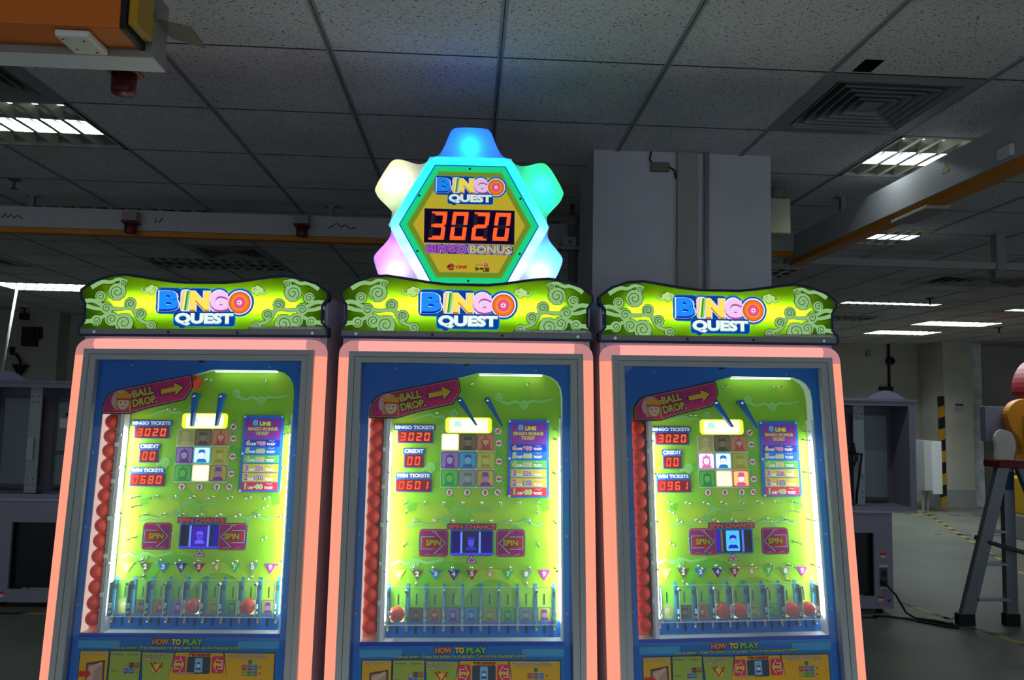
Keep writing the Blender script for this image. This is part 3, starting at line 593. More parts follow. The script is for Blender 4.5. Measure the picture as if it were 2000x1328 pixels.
def topper(mach):
    y0 = .118
    G = [(-0.318, 1.945), (-0.345, 2.024), (-0.342, 2.044), (-0.292, 2.097), (-0.281, 2.13), (-0.289, 2.160), (-0.281, 2.193), (-0.286, 2.218), (-0.344, 2.270), (-0.347, 2.292), (-0.296, 2.383), (-0.277, 2.400), (-0.244, 2.398), (-0.199, 2.382), (-0.166, 2.385), (-0.134, 2.411), (-0.112, 2.420), (-0.092, 2.458), (-0.072, 2.515), (-0.052, 2.526), (0.054, 2.526), (0.076, 2.515), (0.096, 2.458), (0.118, 2.420), (0.140, 2.411), (0.175, 2.386), (0.208, 2.384), (0.256, 2.400), (0.290, 2.393), (0.346, 2.297), (0.347, 2.272), (0.292, 2.215), (0.284, 2.188), (0.292, 2.150), (0.286, 2.115), (0.342, 2.052), (0.347, 2.028), (0.311, 1.945)][::-1]
    Gs = chaikin(G, 2); B = MB(); ac = trans('#dcdce4', .95)
    B.prism(Gs, lambda u, z: (u, y0+.012, z), lambda u, z: (u, y0+.062, z), ac, side=trans('#e8ecf8', .6), cap1=False)
    g = B.build('topper_sign', mach); g['label'] = 'gear-shaped glowing topper sign with a hexagonal ticket display'
    K = MB(); K.prism(Gs, lambda u, z: (u, y0+.0625, z), lambda u, z: (u, y0+.066, z), mat('#c8c8d4')); K.box((-.12, y0+.03, 1.89), (.12, y0+.05, 1.95), mat('#303440')); K.build('back_plate', g)
    R_ = MB(); R_.prism(inset(Gs, -.003), lambda u, z: (u, y0+.040, z), lambda u, z: (u, y0+.0625, z), clear('topper_clear_rim')); 
    HX = [(-.128, 2.379), (.131, 2.379), (.256, 2.157), (.135, 1.936), (-.131, 1.936), (-.255, 2.155)][::-1]
    A = Art(lambda u, z, h: (u, y0-h, z), .0004)
    A.prism(HX, lambda u, z: (u, y0+.0004, z), lambda u, z: (u, y0+.010, z), mat('#1450a0')); A.poly(HX, glow('#1060c8', .8), 0); A.poly(inset(HX, .004), glow('#1fe08c', .85), 1); A.poly(inset(HX, .024), glow('#4cc85c', .7), 2); A.poly(inset(HX, .028), glow('#8aa830', .62), 3)
    A.poly(inset(HX, .045), glow('#c8b434', .8), 4)
    for u, z in ((0, 2.366), (-.183, 2.262), (.187, 2.258), (-.186, 2.056), (.186, 2.053), (0, 1.950)): A.disc((u, z), .0045, mat('#1c2c28'), 6, 10)
    logo(A, (-.128, 2.226), (.131, 2.339), 6, .78)
    A.rect((-.158, 2.048), (.160, 2.084), glow('#2a48a8', .6), 6, r=.006)
    for t0, x0, x1, c1, c2 in (('BINGO', -.153, -.006, '#b050c8', '#cc58e8'), ('BONUS', .002, .155, '#a89038', '#e8e0a0')):
        A.text(t0, (x0+.002, 2.053), (x1-.002, 2.080), glow('#d8c8f0', .65), 7, grow=.0045, base=.03); A.text(t0, (x0+.002, 2.053), (x1-.002, 2.080), glow('#30306c', .5), 8, grow=.0025, base=.03); A.text(t0, (x0+.002, 2.053), (x1-.002, 2.080), glow(c2, .6), 9, grow=.0006, base=.03)
    A.disc((-.063, 2.000), .013, glow('#d83a28', .6), 7, 20); A.rect((-.079, 1.996), (-.047, 2.005), glow('#b8a858', .6), 8); A.text('JEY', (-.077, 1.9965), (-.051, 2.0045), glow('#3a2c20', .3), 9, grow=.0006); A.text('ONE', (-.044, 1.995), (-.006, 2.006), glow('#d83a28', .6), 8, grow=.0008, slant=.2)
    for k in range(3):
        A.ribbon([(.026+.009*k, 2.012), (.033+.009*k, 2.012)], .002, glow('#e04888', .6), 8)
        A.ribbon([(.026+.009*k, 2.008), (.033+.009*k, 2.008)], .002, glow('#e04888', .6), 8)
    A.poly([(.056, 2.004), (.071, 2.004), (.071, 2.011), (.0635, 2.018), (.056, 2.011)], glow('#e04888', .6), 8); A.disc((.0635, 2.011), .0022, glow('#f8e0e8', .6), 9, 8)
    A.text('\u6dd8\u6c14\u732b', (.022, 1.984), (.076, 2.001), glow('#3a3018', .35), 8, grow=.0003)
    h = A.build('hexagon_panel', g); h['label'] = 'green-bordered hexagonal panel with BINGO BONUS lettering'
    D = Art(lambda u, z, h_: (u, y0-.0055-h_, z), .0004); D.prism([(-.163, 2.088), (.166, 2.086), (.166, 2.212), (-.163, 2.214)], lambda u, z: (u, y0-.0052, z), lambda u, z: (u, y0, z), mat('#101c60')); D.poly([(-.158, 2.092), (.161, 2.090), (.161, 2.207), (-.158, 2.209)], glow('#180828', .8), 0)
    digits(D, '3020', (-.152, 2.099), (.158, 2.203), glow('#ff5a28', 1.25), mat('#4a3a48'), 1, slant=.12, fill=.74)
    for k in range(4): D.disc((-.088+.077*k, 2.104), .004, mat('#6a5a68'), 2, 8)
    D.build('ticket_counter', g)
    wall = inset(HX, -.034); Wm = MB(); Wm.prism(wall, lambda u, z: (u, y0+.013, z), lambda u, z: (u, y0+.062, z), mat('#f0f0f4'), cap0=False, cap1=False); Wm.build('inner_wall', g)
    yl = y0+.040
    L_ = [((0, 2.455), .016, '#10e0ff', 3.4), ((0, 2.49), .012, '#0050ff', 1.4), ((-.058, 2.495), .01, '#0408ff', 4.2), ((.058, 2.495), .01, '#0408ff', 4.2), ((0, 2.516), .01, '#0818ff', .8), ((-.085, 2.44), .01, '#0848ff', 1.0), ((.085, 2.44), .01, '#0848ff', 1.0),
          ((-.275, 2.315), .03, '#fffff0', 3.4), ((-.245, 2.34), .012, '#ffffc0', 1.2), ((-.318, 2.30), .012, '#ffff70', 1.2), ((-.280, 2.375), .012, '#ffff70', 1.2), ((-.29, 2.245), .012, '#c0ff90', .9),
          ((.268, 2.312), .014, '#30ffe0', 2.6), ((.322, 2.295), .012, '#00ff40', 2.6), ((.29, 2.365), .012, '#00ff40', 2.6), ((.235, 2.375), .012, '#08ff90', 1.0), ((.29, 2.245), .012, '#00ffc0', 1.2),
          ((.262, 1.985), .03, '#f4ffff', 4.2), ((.322, 2.035), .012, '#00a0ff', 2.2), ((.305, 1.975), .012, '#20c8ff', 1.4), ((.30, 2.085), .012, '#0090ff', 1.6), ((.26, 2.055), .012, '#20d0ff', 1.2),
          ((-.262, 1.985), .03, '#fff0ff', 4.0), ((-.322, 2.035), .012, '#9030ff', 2.2), ((-.30, 2.085), .012, '#d050ff', 1.5), ((-.31, 1.975), .012, '#c060ff', 1.2), ((-.265, 2.06), .012, '#f0a0ff', 1.0)]
    rp_ = inset(HX, -.014)
    for i in range(6):
        a_, b_ = Vector(rp_[i]), Vector(rp_[(i+1) % 6])
        for k in range(4):
            q = a_.lerp(b_, (k+.5)/4)
            if q.y < 1.945: continue
            L_.append(((q.x, q.y), .012, '#00d8ff' if q.y > 2.13 else '#a0ffff' if q.y > 2.05 else '#f0ffff', 1.6 if q.y > 2.13 else 1.7))
    for c, r, col, w in L_: lamp('topper_led', (c[0], yl, c[1]), col, w*TOP_K, r, g)
    return g
TOP_K = .036
LITS = {0: {4: ('#48a8e0', '#c8f0ff', 1., 1.15, '#1878c8'), 7: ('#e8d898', '#fdf8e0', 1.1, 1.2, None)},
        1: {0: ('#ffe870', '#fffbe8', 1.1, 1.35, None)},
        2: {3: ('#c060c0', '#fff0ff', 1., 1.2, '#e078b8'), 4: ('#48a8e0', '#e0f8ff', 1., 1.25, '#1878c8'), 7: ('#e0d090', '#f8f4dc', 1., 1.1, None), 8: ('#c0305c', '#ffd060', 1., 1.1, '#e848a8')}}
BALLS = {0: [4, 7], 1: [0], 2: [3, 4, 7, 8]}
SHELFC = mat('#e9ecf0', .4)
def machine(n, loc, rot, label, win, spin):
    g = 'lit ticket machines standing in a row'
    m = tag(empty('arcade_machine', loc, rot), label, 'arcade machine', g)
    shared('cab', 'cabinet', m, b_cabinet); shared('frm', 'door_frame', m, b_frame)
    for s_ in ('left', 'right', 'top', 'cornerL', 'cornerR'):
        shared('led'+s_, 'light_corner' if s_[:2] == 'co' else 'light_bar', m, lambda: b_led(s_))
    shared('bez', 'bezel_board', m, b_bezel); shared('ins', 'instruction_print', m, b_instructions)
    def glass():
        B = MB(); B.add([P(-.369, -.4, -.040), P(.369, -.4, -.040), P(.369, 1.153, -.040), P(-.369, 1.153, -.040)], [(0, 1, 2, 3)], clear('door_glass')); return B
    shared('gls', 'glass_pane', m, glass); shared('fld', 'playfield', m, b_field)
    def wall():
        B = MB(); h = HOLE
        for i in range(len(h)-1):
            a, b = h[i], h[i+1]; v = [P(*a, -.0145), P(*b, -.0145), P(*b, .036), P(*a, .036)]; B.add(v, [(0, 1, 2, 3)], SHELFC)
            B.add([P(a[0]*1.006, a[1]+.004*(a[1] > 1), -.0145), P(b[0]*1.006, b[1]+.004*(b[1] > 1), -.0145), P(*b, -.0145), P(*a, -.0145)], [(0, 1, 2, 3)], SHELFC)
        # inner white liner on the right and along the top of the green field
        pbox(B, .3335, .213, .340, .96, -.012, .036, SHELFC); B.add([P(-.341, .213, -.0145), P(.341, .213, -.0145), P(.341, .213, .036), P(-.341, .213, .036)], [(0, 1, 2, 3)], SHELFC)
        return B
    shared('wal', 'cavity_wall', m, wall)
    def channel():
        B = MB(); pbox(B, -.341, .213, -.290, .965, .034, .036, mat('#f08048')); pbox(B, -.3408, .213, -.3392, .965, -.012, .034, glow('#ffd8cc', .7))  # orange glow put into back's colour; left liner made to shine on the balls
        pbox(B, -.2868, .213, -.2790, .965, -.010, .034, mat('#8c908c', .35, .6)); pbox(B, -.2785, .213, -.2640, .965, -.008, .033, SHELFC)
        for k in range(4): B.tube([P(-.285, .88-k*.195, -.011), P(-.285, .88-k*.195, -.013)], .0022, mat('#303030'), 6)
        for k in range(5): pbox(B, -.2865, .842-k*.128, -.276, .856-k*.128, -.016, -.009, SHELFC)
        return B
    shared('chn', 'ball_channel', m, channel)
    def strip(a, b, s1):
        B = MB(); pbox(B, a, .275, b, s1, -.004, .014, glow('#f2fff4', FIELD_LED)); return B
    shared('stpL', 'lit_strip', m, lambda: strip(-.2640, -.2605, .905)); shared('stpR', 'lit_strip', m, lambda: strip(.3295, .3333, .890))
    def added_top_strip():
        B = MB(); pbox(B, .045, 1.112, .270, 1.1155, -.002, .010, glow('#f2fff4', 4.5)); return B  # glow added along the white top border to brighten the field
    shared('stpT', 'lit_strip', m, added_top_strip)
    def backlogo():
        A = Art(board(.0310)); A.poly(rrect((-.074, .906), (.092, .962), .012), glow('#e8f840', 1.15), 0); A.poly(rrect((-.060, .909), (.078, .958), .010), glow('#faffd0', 1.3), 1)
        A.text('B', (-.040, .930), (-.018, .948), glow('#b8f0f0', 1.1), 2, grow=.002); A.text('INGO', (-.014, .930), (.056, .946), glow('#fff8e8', 1.3), 2, grow=.001); A.text('QUEST', (-.012, .914), (.050, .926), glow('#e8fff8', 1.25), 2, grow=.001); return A
    shared('blg', 'lit_title', m, backlogo); shared('pay', 'pay_table', m, b_paytable); shared('dsg', 'ball_drop_sign', m, b_dropsign)
    shared('spl', 'spin_sign', m, b_spin(1)); shared('spr', 'spin_sign', m, b_spin(-1)); shared('slb', 'spin_chance_print', m, b_spinlabel)
    spinwin(m, spin)
    for k in range(8): shared(('mk', k), 'arrow_marker', m, b_marker(k))
    for k in range(9): shared(('tri', k), 'number_triangle', m, b_tri(k))
    lit = LITS[n]; bl = BALLS[n]
    for k in range(9):
        L_ = (('#ffd860', '#fff2a0', 1.1, 1.2, None) if k in (0, 7) or (n == 2 and k == 8) else ('#e8f8e8', '#fdfff8', 1.1, 1.25, None)) if k in bl else None
        shared(('mt', k, L_), 'pocket_tile', m, b_minitile(k, L_))
        j, i = divmod(k, 3); a = (-.086+.0635*i, .845-.0635*j)
        def bt(k=k, a=a): A = Art(board(.0305)); tile(A, a, (a[0]+.061, a[1]+.0585), k, 0, lit.get(k)); return A
        o = shared(('bt', k, lit.get(k)), 'bingo_tile', m, bt)
        if k in lit: o['label'] = 'lit up bingo tile'
    score(m, 'red BINGO TICKETS display', 'BINGO TICKETS', ((-.254, .918), (-.112, .932)), ((-.240, .872), (-.120, .911)), '3020')
    score(m, 'red CREDIT display', 'CREDIT', ((-.218, .834), (-.147, .849)), ((-.214, .786), (-.152, .827)), '00')
    score(m, 'red WIN TICKETS display', 'WIN TICKETS', ((-.242, .749), (-.124, .763)), ((-.241, .702), (-.121, .742)), win)
    if n == 0: flipper(m, (-.020, 1.026), (-.024, .918), ''); flipper(m, (.076, 1.025), (.064, .920), '')
    else: flipper(m, (-.023, 1.025), (.036, .937), ''); flipper(m, (.075, 1.025), (.128, .934), '')
    def peg():
        B = MB(); B.tube([P(0, 0, -.022), P(0, 0, .033)], .0024, CHROME, 6); B.tube([P(0, 0, -.024), P(0, 0, -.018)], .0038, CHROME, 6); B.tube([P(0, 0, .028), P(0, 0, .033)], .0045, CHROME, 6); return B
    for u, s_ in PEGS:
        if 'peg' not in _C: _C['peg'] = peg().build('peg', m).data; bpy.data.objects.remove(bpy.data.objects['peg'])
        d = P(u, s_); use('peg', _C['peg'], m, (d[0], d[1], d[2]-.5))
    def divider():
        B = MB(); c = clear('pocket_acrylic', '#f4fcfc'); pbox(B, -.0012, .264, .0012, .378, -.016, .030, c); pbox(B, -.0016, .264, .0016, .378, -.0185, -.0165, mat('#cfe8ea', .2))
        for s_ in (.275, .292, .300): pbox(B, -.004, s_, .004, s_+.006, -.012, .0, mat('#c8dce0', .2))
        pbox(B, -.0045, .236, .0045, .262, .018, .0325, mat('#8a8a86', .3, .8)); B.tube([P(0, .241, .018), P(0, .241, .013)], .0035, CHROME, 8); return B
    for u in DV:
        if 'dv' not in _C: _C['dv'] = divider().build('pocket_divider', m).data; bpy.data.objects.remove(bpy.data.objects['pocket_divider'])
        use('pocket_divider', _C['dv'], m, (u, 0, 0))
    def cover():
        B = MB(); c = clear('pocket_acrylic', '#f4fcfc'); pbox(B, -.262, .268, .316, .390, -.0250, -.0226, c)
        w = mat('#e6f6f6', .2); pbox(B, -.262, .2665, .316, .2695, -.0256, -.0222, w); pbox(B, -.262, .389, .316, .3902, -.0256, -.0222, mat('#bfe0d8', .2)); pbox(B, -.2632, .268, -.2612, .36, -.0256, -.0222, w); pbox(B, .3145, .268, .3160, .36, -.0256, -.0222, w)
        for u in (-.192, -.066, .122, .248): B.tube([P(u, .375, -.0262), P(u, .375, -.010)], .005, WHITE, 10); B.tube([P(u, .375, -.0270), P(u, .375, -.0261)], .0025, mat('#101010'), 8)
        return B
    shared('cov', 'pocket_cover', m, cover)
    marquee(m)
    if n == 1: topper(m)
    return m
BALLM = noisy('red_ball_plastic', '#f43c26', '#f8482c', 8, .45, .4); _ballmesh = None
def ball(mach, u, s, off, label, grp):
    global _ballmesh
    R = .0257
    if _ballmesh is None:
        bm = bmesh.new(); bmesh.ops.create_uvsphere(bm, u_segments=24, v_segments=16, radius=R); _ballmesh = bpy.data.meshes.new('ball'); bm.to_mesh(_ballmesh); bm.free()
        _ballmesh.materials.append(BALLM)
        for p_ in _ballmesh.polygons: p_.use_smooth = True
    o = bpy.data.objects.new('ball', _ballmesh); COL.objects.link(o); bpy.context.view_layer.update()
    o.location = mach.matrix_world @ Vector(P(u, s, off)); tag(o, label, 'ball', grp); return o
ORD = ['topmost', 'second', 'third', 'fourth', 'fifth', 'sixth', 'seventh', 'eighth', 'ninth', 'tenth', 'eleventh', 'twelfth', 'thirteenth', 'lowest']
POSES = [(-0.9553, 2.7712, -.0047, -0.0506, -.0144, -.0032), (0.0024, 2.68, 0, -0.0074, -.0107, 0), (0.9453, 2.7071, .0112, 0.045, -.0153, -.0031)]
LBL = ['leftmost of three lit machines, 0680 on its win tickets display', 'middle lit machine with a glowing gear-shaped sign on top', 'rightmost of three lit machines, 0961 on its win tickets display']
NM = ['left', 'middle', 'right']
PN = ['first', 'second', 'third', 'fourth', 'fifth', 'sixth', 'seventh', 'eighth', 'ninth']
for n, (x, y, dz, rz, ry, rx) in enumerate(POSES):
    R_ = Matrix.Rotation(rz, 4, 'Z') @ Matrix.Rotation(ry, 4, 'Y') @ Matrix.Rotation(rx, 4, 'X')
    mc = machine(n, (x, y, dz), R_.to_euler(), LBL[n], ['0680', '0601', '0961'][n], n)
    bpy.context.view_layer.update()
    for k in range(14):
        ball(mc, -.3130, .930-k*.0520, .008, 'red ball in the column of the %s lit machine, %s of fourteen' % (NM[n], ORD[k]+(' from the top' if 0 < k < 13 else '')), 'red balls stacked in the %s machine' % NM[n])
    for k in BALLS[n]: ball(mc, PK[k], .2960, .0034, 'red ball in the %s pocket of the %s lit machine' % (PN[k], NM[n]), 'red balls in the pockets')
    if n == 0: ball(mc, -.030, 1.073, .004, 'red ball peeking out behind the tip of the left machine ball drop sign', 'red balls in the pockets')
# ---------------------------------------------------------------- the hall
CZ = 2.734; GX, GY, GS = .0773, 2.6667, .6
X0, X1, Y0, Y1 = -9.5, 14.5, -5.0, 13.3
gx = lambda i: GX+GS*i
gy = lambda j: GY+GS*j
TROFF = [  # x0, y0, x1, y1, lit, label
    (gx(-5), gy(1), gx(-3), gy(2), 'mid', 'lit louvred ceiling light, nearest one on the left'),
    (gx(3), gy(1), gx(4), gy(2), 'mid', 'lit louvred ceiling light beside the square air vent, partly behind the trunking'),
    (gx(-5), gy(4), gx(-3), gy(5), None, 'unlit louvred ceiling light just above the long left trunking'),
    (gx(-5), gy(7), gx(-3), gy(8), None, 'unlit louvred ceiling light below the long left trunking'),
    (gx(-9), gy(10), gx(-7), gy(11), 'all', 'lit louvred ceiling light over the left rear cabinet, above the hanging rod'),
    (2.58, 4.95, 3.10, 5.45, 'mid', 'small lit ceiling light right under the bend of the trunking'),
    (2.0, 6.50, 2.86, 7.0, None, 'unlit louvred ceiling light just right of the column'),
    (4.10, 8.15, 5.25, 8.65, 'mid', 'long lit ceiling light just beyond the right machine sign'),
    (6.00, 11.1, 7.0, 11.65, 'all', 'lit ceiling light nearest the back wall, left of the rear pillar top'),
    (6.00, 9.85, 7.05, 10.35, 'all', 'lit ceiling light above the rear pillar'),
    (6.18, 8.35, 7.38, 8.9, 'mid', 'lit ceiling light cut by the right edge of the photo'),
    (4.2, 9.5, 5.2, 10.1, None, 'unlit ceiling light far back behind the right machine sign'),
    (gx(-2), -1.6, gx(0), -1.0, 'all', 'lit ceiling light behind the camera, left'),  # this and the next: unseen fixtures added to light the machine fronts
    (gx(1), -1.6, gx(3), -1.0, 'all', 'lit ceiling light behind the camera, right')]
VENTS = [(gx(2), gy(0), gx(3), gy(1), 5, 'large square louvred air vent, nearest one on the right'), (gx(-4), gy(0), gx(-3), gy(1), 5, 'square air vent in the upper left, above the lit ceiling light'),
         (gx(-4), gy(6), gx(-3), gy(7), 5, 'square air vent under the long left trunking'), (-4.95, 7.0, -4.2, 7.6, 4, 'air vent at the left edge, above the left machine sign'),
         (4.05, 6.55, 5.25, 7.12, 4, 'wide dark air vent far right, behind the trunking')]
SLOT = (1.35, 2.555, 1.42, 2.655)
def ceiling():
    holes = [t[:4] for t in TROFF]+[v[:4] for v in VENTS]+[SLOT]
    xs = sorted({X0, X1}|{round(h[k], 4) for h in holes for k in (0, 2)}); ys = sorted({Y0, Y1}|{round(h[k], 4) for h in holes for k in (1, 3)})
    B = MB()
    m = bpy.data.materials.new('ceiling_tile_board'); m.use_nodes = True; nt = m.node_tree; b = nt.nodes['Principled BSDF']; b.inputs['Roughness'].default_value = .9; b.inputs['Specular IOR Level'].default_value = .1
    tc = nt.nodes.new('ShaderNodeTexCoord'); mp = nt.nodes.new('ShaderNodeMapping'); mp.inputs['Scale'].default_value = (1, 2.2, 1)
    n = nt.nodes.new('ShaderNodeTexNoise'); n.inputs['Scale'].default_value = 95; n.inputs['Detail'].default_value = 2.5
    r = nt.nodes.new('ShaderNodeValToRGB'); r.color_ramp.elements[0].position = .345; r.color_ramp.elements[1].position = .40; r.color_ramp.elements[0].color = lin('#4a4a4c'); r.color_ramp.elements[1].color = lin('#d2d2d6')
    n2 = nt.nodes.new('ShaderNodeTexNoise'); n2.inputs['Scale'].default_value = 1.6; n2.inputs['Detail'].default_value = 5
    r2 = nt.nodes.new('ShaderNodeValToRGB'); r2.color_ramp.elements[0].position = .3; r2.color_ramp.elements[1].position = .62; r2.color_ramp.elements[0].color = (.80, .79, .77, 1); r2.color_ramp.elements[1].color = (1, 1, 1, 1)
    mx = nt.nodes.new('ShaderNodeMix'); mx.data_type = 'RGBA'; mx.blend_type = 'MULTIPLY'; mx.inputs[0].default_value = 1
    L = nt.links.new; L(tc.outputs['Object'], mp.inputs[0]); L(mp.outputs[0], n.inputs['Vector']); L(n.outputs['Fac'], r.inputs[0]); L(tc.outputs['Object'], n2.inputs['Vector']); L(n2.outputs['Fac'], r2.inputs[0])
    L(r.outputs[0], mx.inputs[6]); L(r2.outputs[0], mx.inputs[7]); L(mx.outputs[2], b.inputs['Base Color'])
    for i in range(len(xs)-1):
        for j in range(len(ys)-1):
            cx, cy = (xs[i]+xs[i+1])/2, (ys[j]+ys[j+1])/2
            if any(h[0] < cx < h[2] and h[1] < cy < h[3] for h in holes): continue
            B.add([(xs[i], ys[j], CZ), (xs[i+1], ys[j], CZ), (xs[i+1], ys[j+1], CZ), (xs[i], ys[j+1], CZ)], [(0, 1, 2, 3)], m)
    B.add([(X0, Y0, CZ+.3), (X1, Y0, CZ+.3), (X1, Y1, CZ+.3), (X0, Y1, CZ+.3)], [(0, 1, 2, 3)], mat('#303030'))
    tag(B.build('ceiling'), kind='structure')
    G = MB(); bar = mat('#8c9094', .5, .0); thin = mat('#3c3e40', .7)
    def clip(a0, a1, test):  # segments of a line outside every hole
        cuts = sorted({a0, a1}|{round(q, 4) for h in holes for q in test(h)[1]} if True else set())
        return cuts
    i = math.ceil((X0-GX)/GS)
    while gx(i) < X1:
        x = gx(i); cuts = sorted({Y0, Y1}|{q for h in holes if h[0]-.012 < x < h[2]+.012 and not (abs(h[0]-x) < .02 or abs(h[2]-x) < .02) for q in (h[1], h[3])})
        for a, b_ in zip(cuts, cuts[1:]):
            c = (a+b_)/2
            if any(h[0]+.02 < x < h[2]-.02 and h[1] < c < h[3] for h in holes): continue
            G.box((x-.011, a, CZ-.004), (x-.002, b_, CZ+.001), bar); G.box((x+.002, a, CZ-.004), (x+.011, b_, CZ+.001), bar); G.box((x-.002, a, CZ-.0015), (x+.002, b_, CZ+.001), thin)
        i += 1
    j = math.ceil((Y0-GY)/GS)
    while gy(j) < Y1:
        y = gy(j); cuts = sorted({X0, X1}|{q for h in holes if h[1]+.02 < y < h[3]-.02 for q in (h[0], h[2])})
        for a, b_ in zip(cuts, cuts[1:]):
            c = (a+b_)/2
            if any(h[1]+.02 < y < h[3]-.02 and h[0] < c < h[2] for h in holes): continue
            G.box((a, y-.0035, CZ-.0012), (b_, y+.0035, CZ+.001), thin)
        j += 1
    tag(G.build('trim_1'), kind='structure')
ceiling()
ALU = mat('#b4b8b8', .25, .85); WARM = mat('#d8d4b8', .4, .2)
def troffer(x0, y0, x1, y1, lit, label):
    t = tag(empty('ceiling_light', ((x0+x1)/2, (y0+y1)/2, CZ)), label, 'ceiling light', 'louvred ceiling lights'); w, d = (x1-x0)/2, (y1-y0)/2
    B = MB(); h = .085
    B.prism([(-w, -d), (w, -d), (w, d), (-w, d)], lambda x, y: (x, y, h), lambda x, y: (x, y, 0), mat('#7c8080', .5), cap1=False)
    B.build('housing', t)
    F = MB(); fr = mat('#9a9c9a', .5)
    for a, b in (((-w, -d), (w, -d+.018)), ((-w, d-.018), (w, d)), ((-w, -d), (-w+.018, d)), ((w-.018, -d), (w, d))): F.box((a[0], a[1], -.004), (b[0], b[1], .012), fr)
    F.build('frame', t)
    lanes = 3; ld = (2*d-.036)/lanes; V = MB(); N = max(6, int(2*w/.1))
    for k in range(1, lanes): y = -d+.018+ld*k; V.box((-w+.018, y-.004, -.002), (w-.018, y+.004, .060), ALU)
    for k in range(N+1):
        x = -w+.018+(2*w-.036)*k/N
        for l in range(lanes):
            ya, yb = -d+.018+ld*l+.004, -d+.018+ld*(l+1)-.004; V.prism([(x-.010, -.002), (x+.010, -.002), (x+.0015, .045), (x-.0015, .045)], lambda a, z: (a, ya, z), lambda a, z: (a, yb, z), WARM if l != 1 else ALU)
    V.build('louvre', t)
    for l in range(lanes):
        on = lit == 'all' or (lit == 'mid' and l == 1); T = MB(); y = -d+.018+ld*(l+.5)
        T.tube([(-w+.03, y, .062), (w-.03, y, .062)], .014, glow('#eefcff', TUBE_POWER) if on else mat('#8c9090', .3), 10); q = T.build('tube', t)
        if on: q['label'] = 'lit white tube'
        if on:
            Rf = MB(); Rf.box((-w+.02, y-ld/2+.006, .080), (w-.02, y+ld/2-.006, .083), mat('#f4f6f4', .3)); Rf.build('reflector', t)
            lamp('tube_light', (0, y, .045), '#eefaff', LANE_W*(2*w), kind='AREA', size=(2*w-.06, .02), parent=t)
for t_ in TROFF: troffer(*t_)
def vent(x0, y0, x1, y1, n, label):
    t = tag(empty('air_vent', ((x0+x1)/2, (y0+y1)/2, CZ)), label, 'air vent', 'ceiling air vents'); w, d = (x1-x0)/2, (y1-y0)/2; pl = mat('#8a8c8e', .5, 0)
    B = MB(); B.prism([(-w, -d), (w, -d), (w, d), (-w, d)], lambda x, y: (x, y, .16), lambda x, y: (x, y, 0), mat('#0c0c0d', .9), cap1=False); B.build('duct', t)
    def ring(a, za, b, zb, mm, B):
        v = [(-w*a, -d*a, za), (w*a, -d*a, za), (w*a, d*a, za), (-w*a, d*a, za), (-w*b, -d*b, zb), (w*b, -d*b, zb), (w*b, d*b, zb), (-w*b, d*b, zb)]
        B.add(v, [(k, (k+1) % 4, 4+(k+1) % 4, 4+k) for k in range(4)], mm)
    F = MB(); ring(1, -.003, .80, -.006, pl, F); ring(.80, -.006, .79, .012, pl, F); F.build('frame', t)
    for k in range(n):
        a = .755-.125*k*(5/n); S = MB(); ring(a, -.004, a-.070, .055, pl, S); ring(a-.003, -.002, a-.073, .057, pl, S); ring(a+.012, -.004, a-.003, -.0045, pl, S); S.build('louvre', t)
    C_ = MB(); C_.box((-.13*w, -.13*d, .0), (.13*w, .13*d, .006), pl); C_.build('centre_plate', t)
for v_ in VENTS: vent(*v_)
# floor, walls
fm = noisy('painted_concrete', '#62665e', '#73776c', 1.3, .38, .35, 6, .3, .7)
B = MB(); B.add([(X0, Y0, 0), (X1, Y0, 0), (X1, Y1, 0), (X0, Y1, 0)], [(0, 1, 2, 3)], fm); tag(B.build('floor'), kind='structure')
wm = noisy('wall_paint', '#98988e', '#a6a69c', .9, .8, .2, 4)
B = MB(); B.box((X0, Y1, 0), (X1, Y1+.15, CZ), wm); tag(B.build('wall_back'), kind='structure')
B = MB(); B.box((X0-.15, Y0, 0), (X0, Y1, CZ), wm); tag(B.build('wall_left'), kind='structure')
B = MB(); B.box((X1, Y0, 0), (X1+.15, Y1, CZ), wm); tag(B.build('wall_right'), kind='structure')
B = MB(); B.box((-9.5, 11.9, 0), (-5.1, 13.3, CZ), wm); B.box((-6.9, 11.6, 0), (-6.0, 11.9, CZ), wm); tag(B.build('wall_corner'), kind='structure')
# near column with its ducts
colm = noisy('column_paint', '#a4a4ac', '#b6b6ba', 1.2, .75, .2, 3)
B = MB(); B.box((.562, 3.61, 0), (1.425, 4.06, CZ), colm); c = tag(B.build('column'), kind='structure')
def pipe_thing(name, cat, label, build):
    b = MB(); build(b); return tag(b.build(name), label, cat)
pipe_thing('cable_duct', 'duct', 'wide grey cable duct running up the face of the near column', lambda b: b.rbox((.962, 3.585, .3), (1.062, 3.6095, CZ-.002), mat('#8f8e88', .6), .003))
pipe_thing('wall_pipe', 'pipe', 'thin pipe running up the near column beside the wide duct', lambda b: b.tube([(1.105, 3.596, .3), (1.105, 3.596, CZ-.001)], .013, mat('#8c8c90', .5), 10))
def cabstub(b):
    b.tube([(.838, 3.600, CZ-.002), (.830, 3.600, CZ-.04), (.840, 3.596, CZ-.06)], .004, mat('#1c1c1c'), 6); b.rbox((.835, 3.585, CZ-.10), (.925, 3.609, CZ-.055), mat('#6c6a5c', .8), .006); b.tube([(.925, 3.598, CZ-.075), (.950, 3.598, CZ-.09), (.958, 3.60, CZ-.13)], .004, mat('#1c1c1c'), 6)
pipe_thing('cable_stub', 'cable', 'frayed cable stub taped at the top of the near column', cabstub)
def spk(b):
    b.rbox((.0-.06, -.05, -.165), (.055, .05, 0), mat('#9c9a80', .6), .006)
o = tag(empty('wall_speaker', (1.60, 4.02, 2.66)), 'beige box with a round drum above it on the right side of the near column', 'wall box')
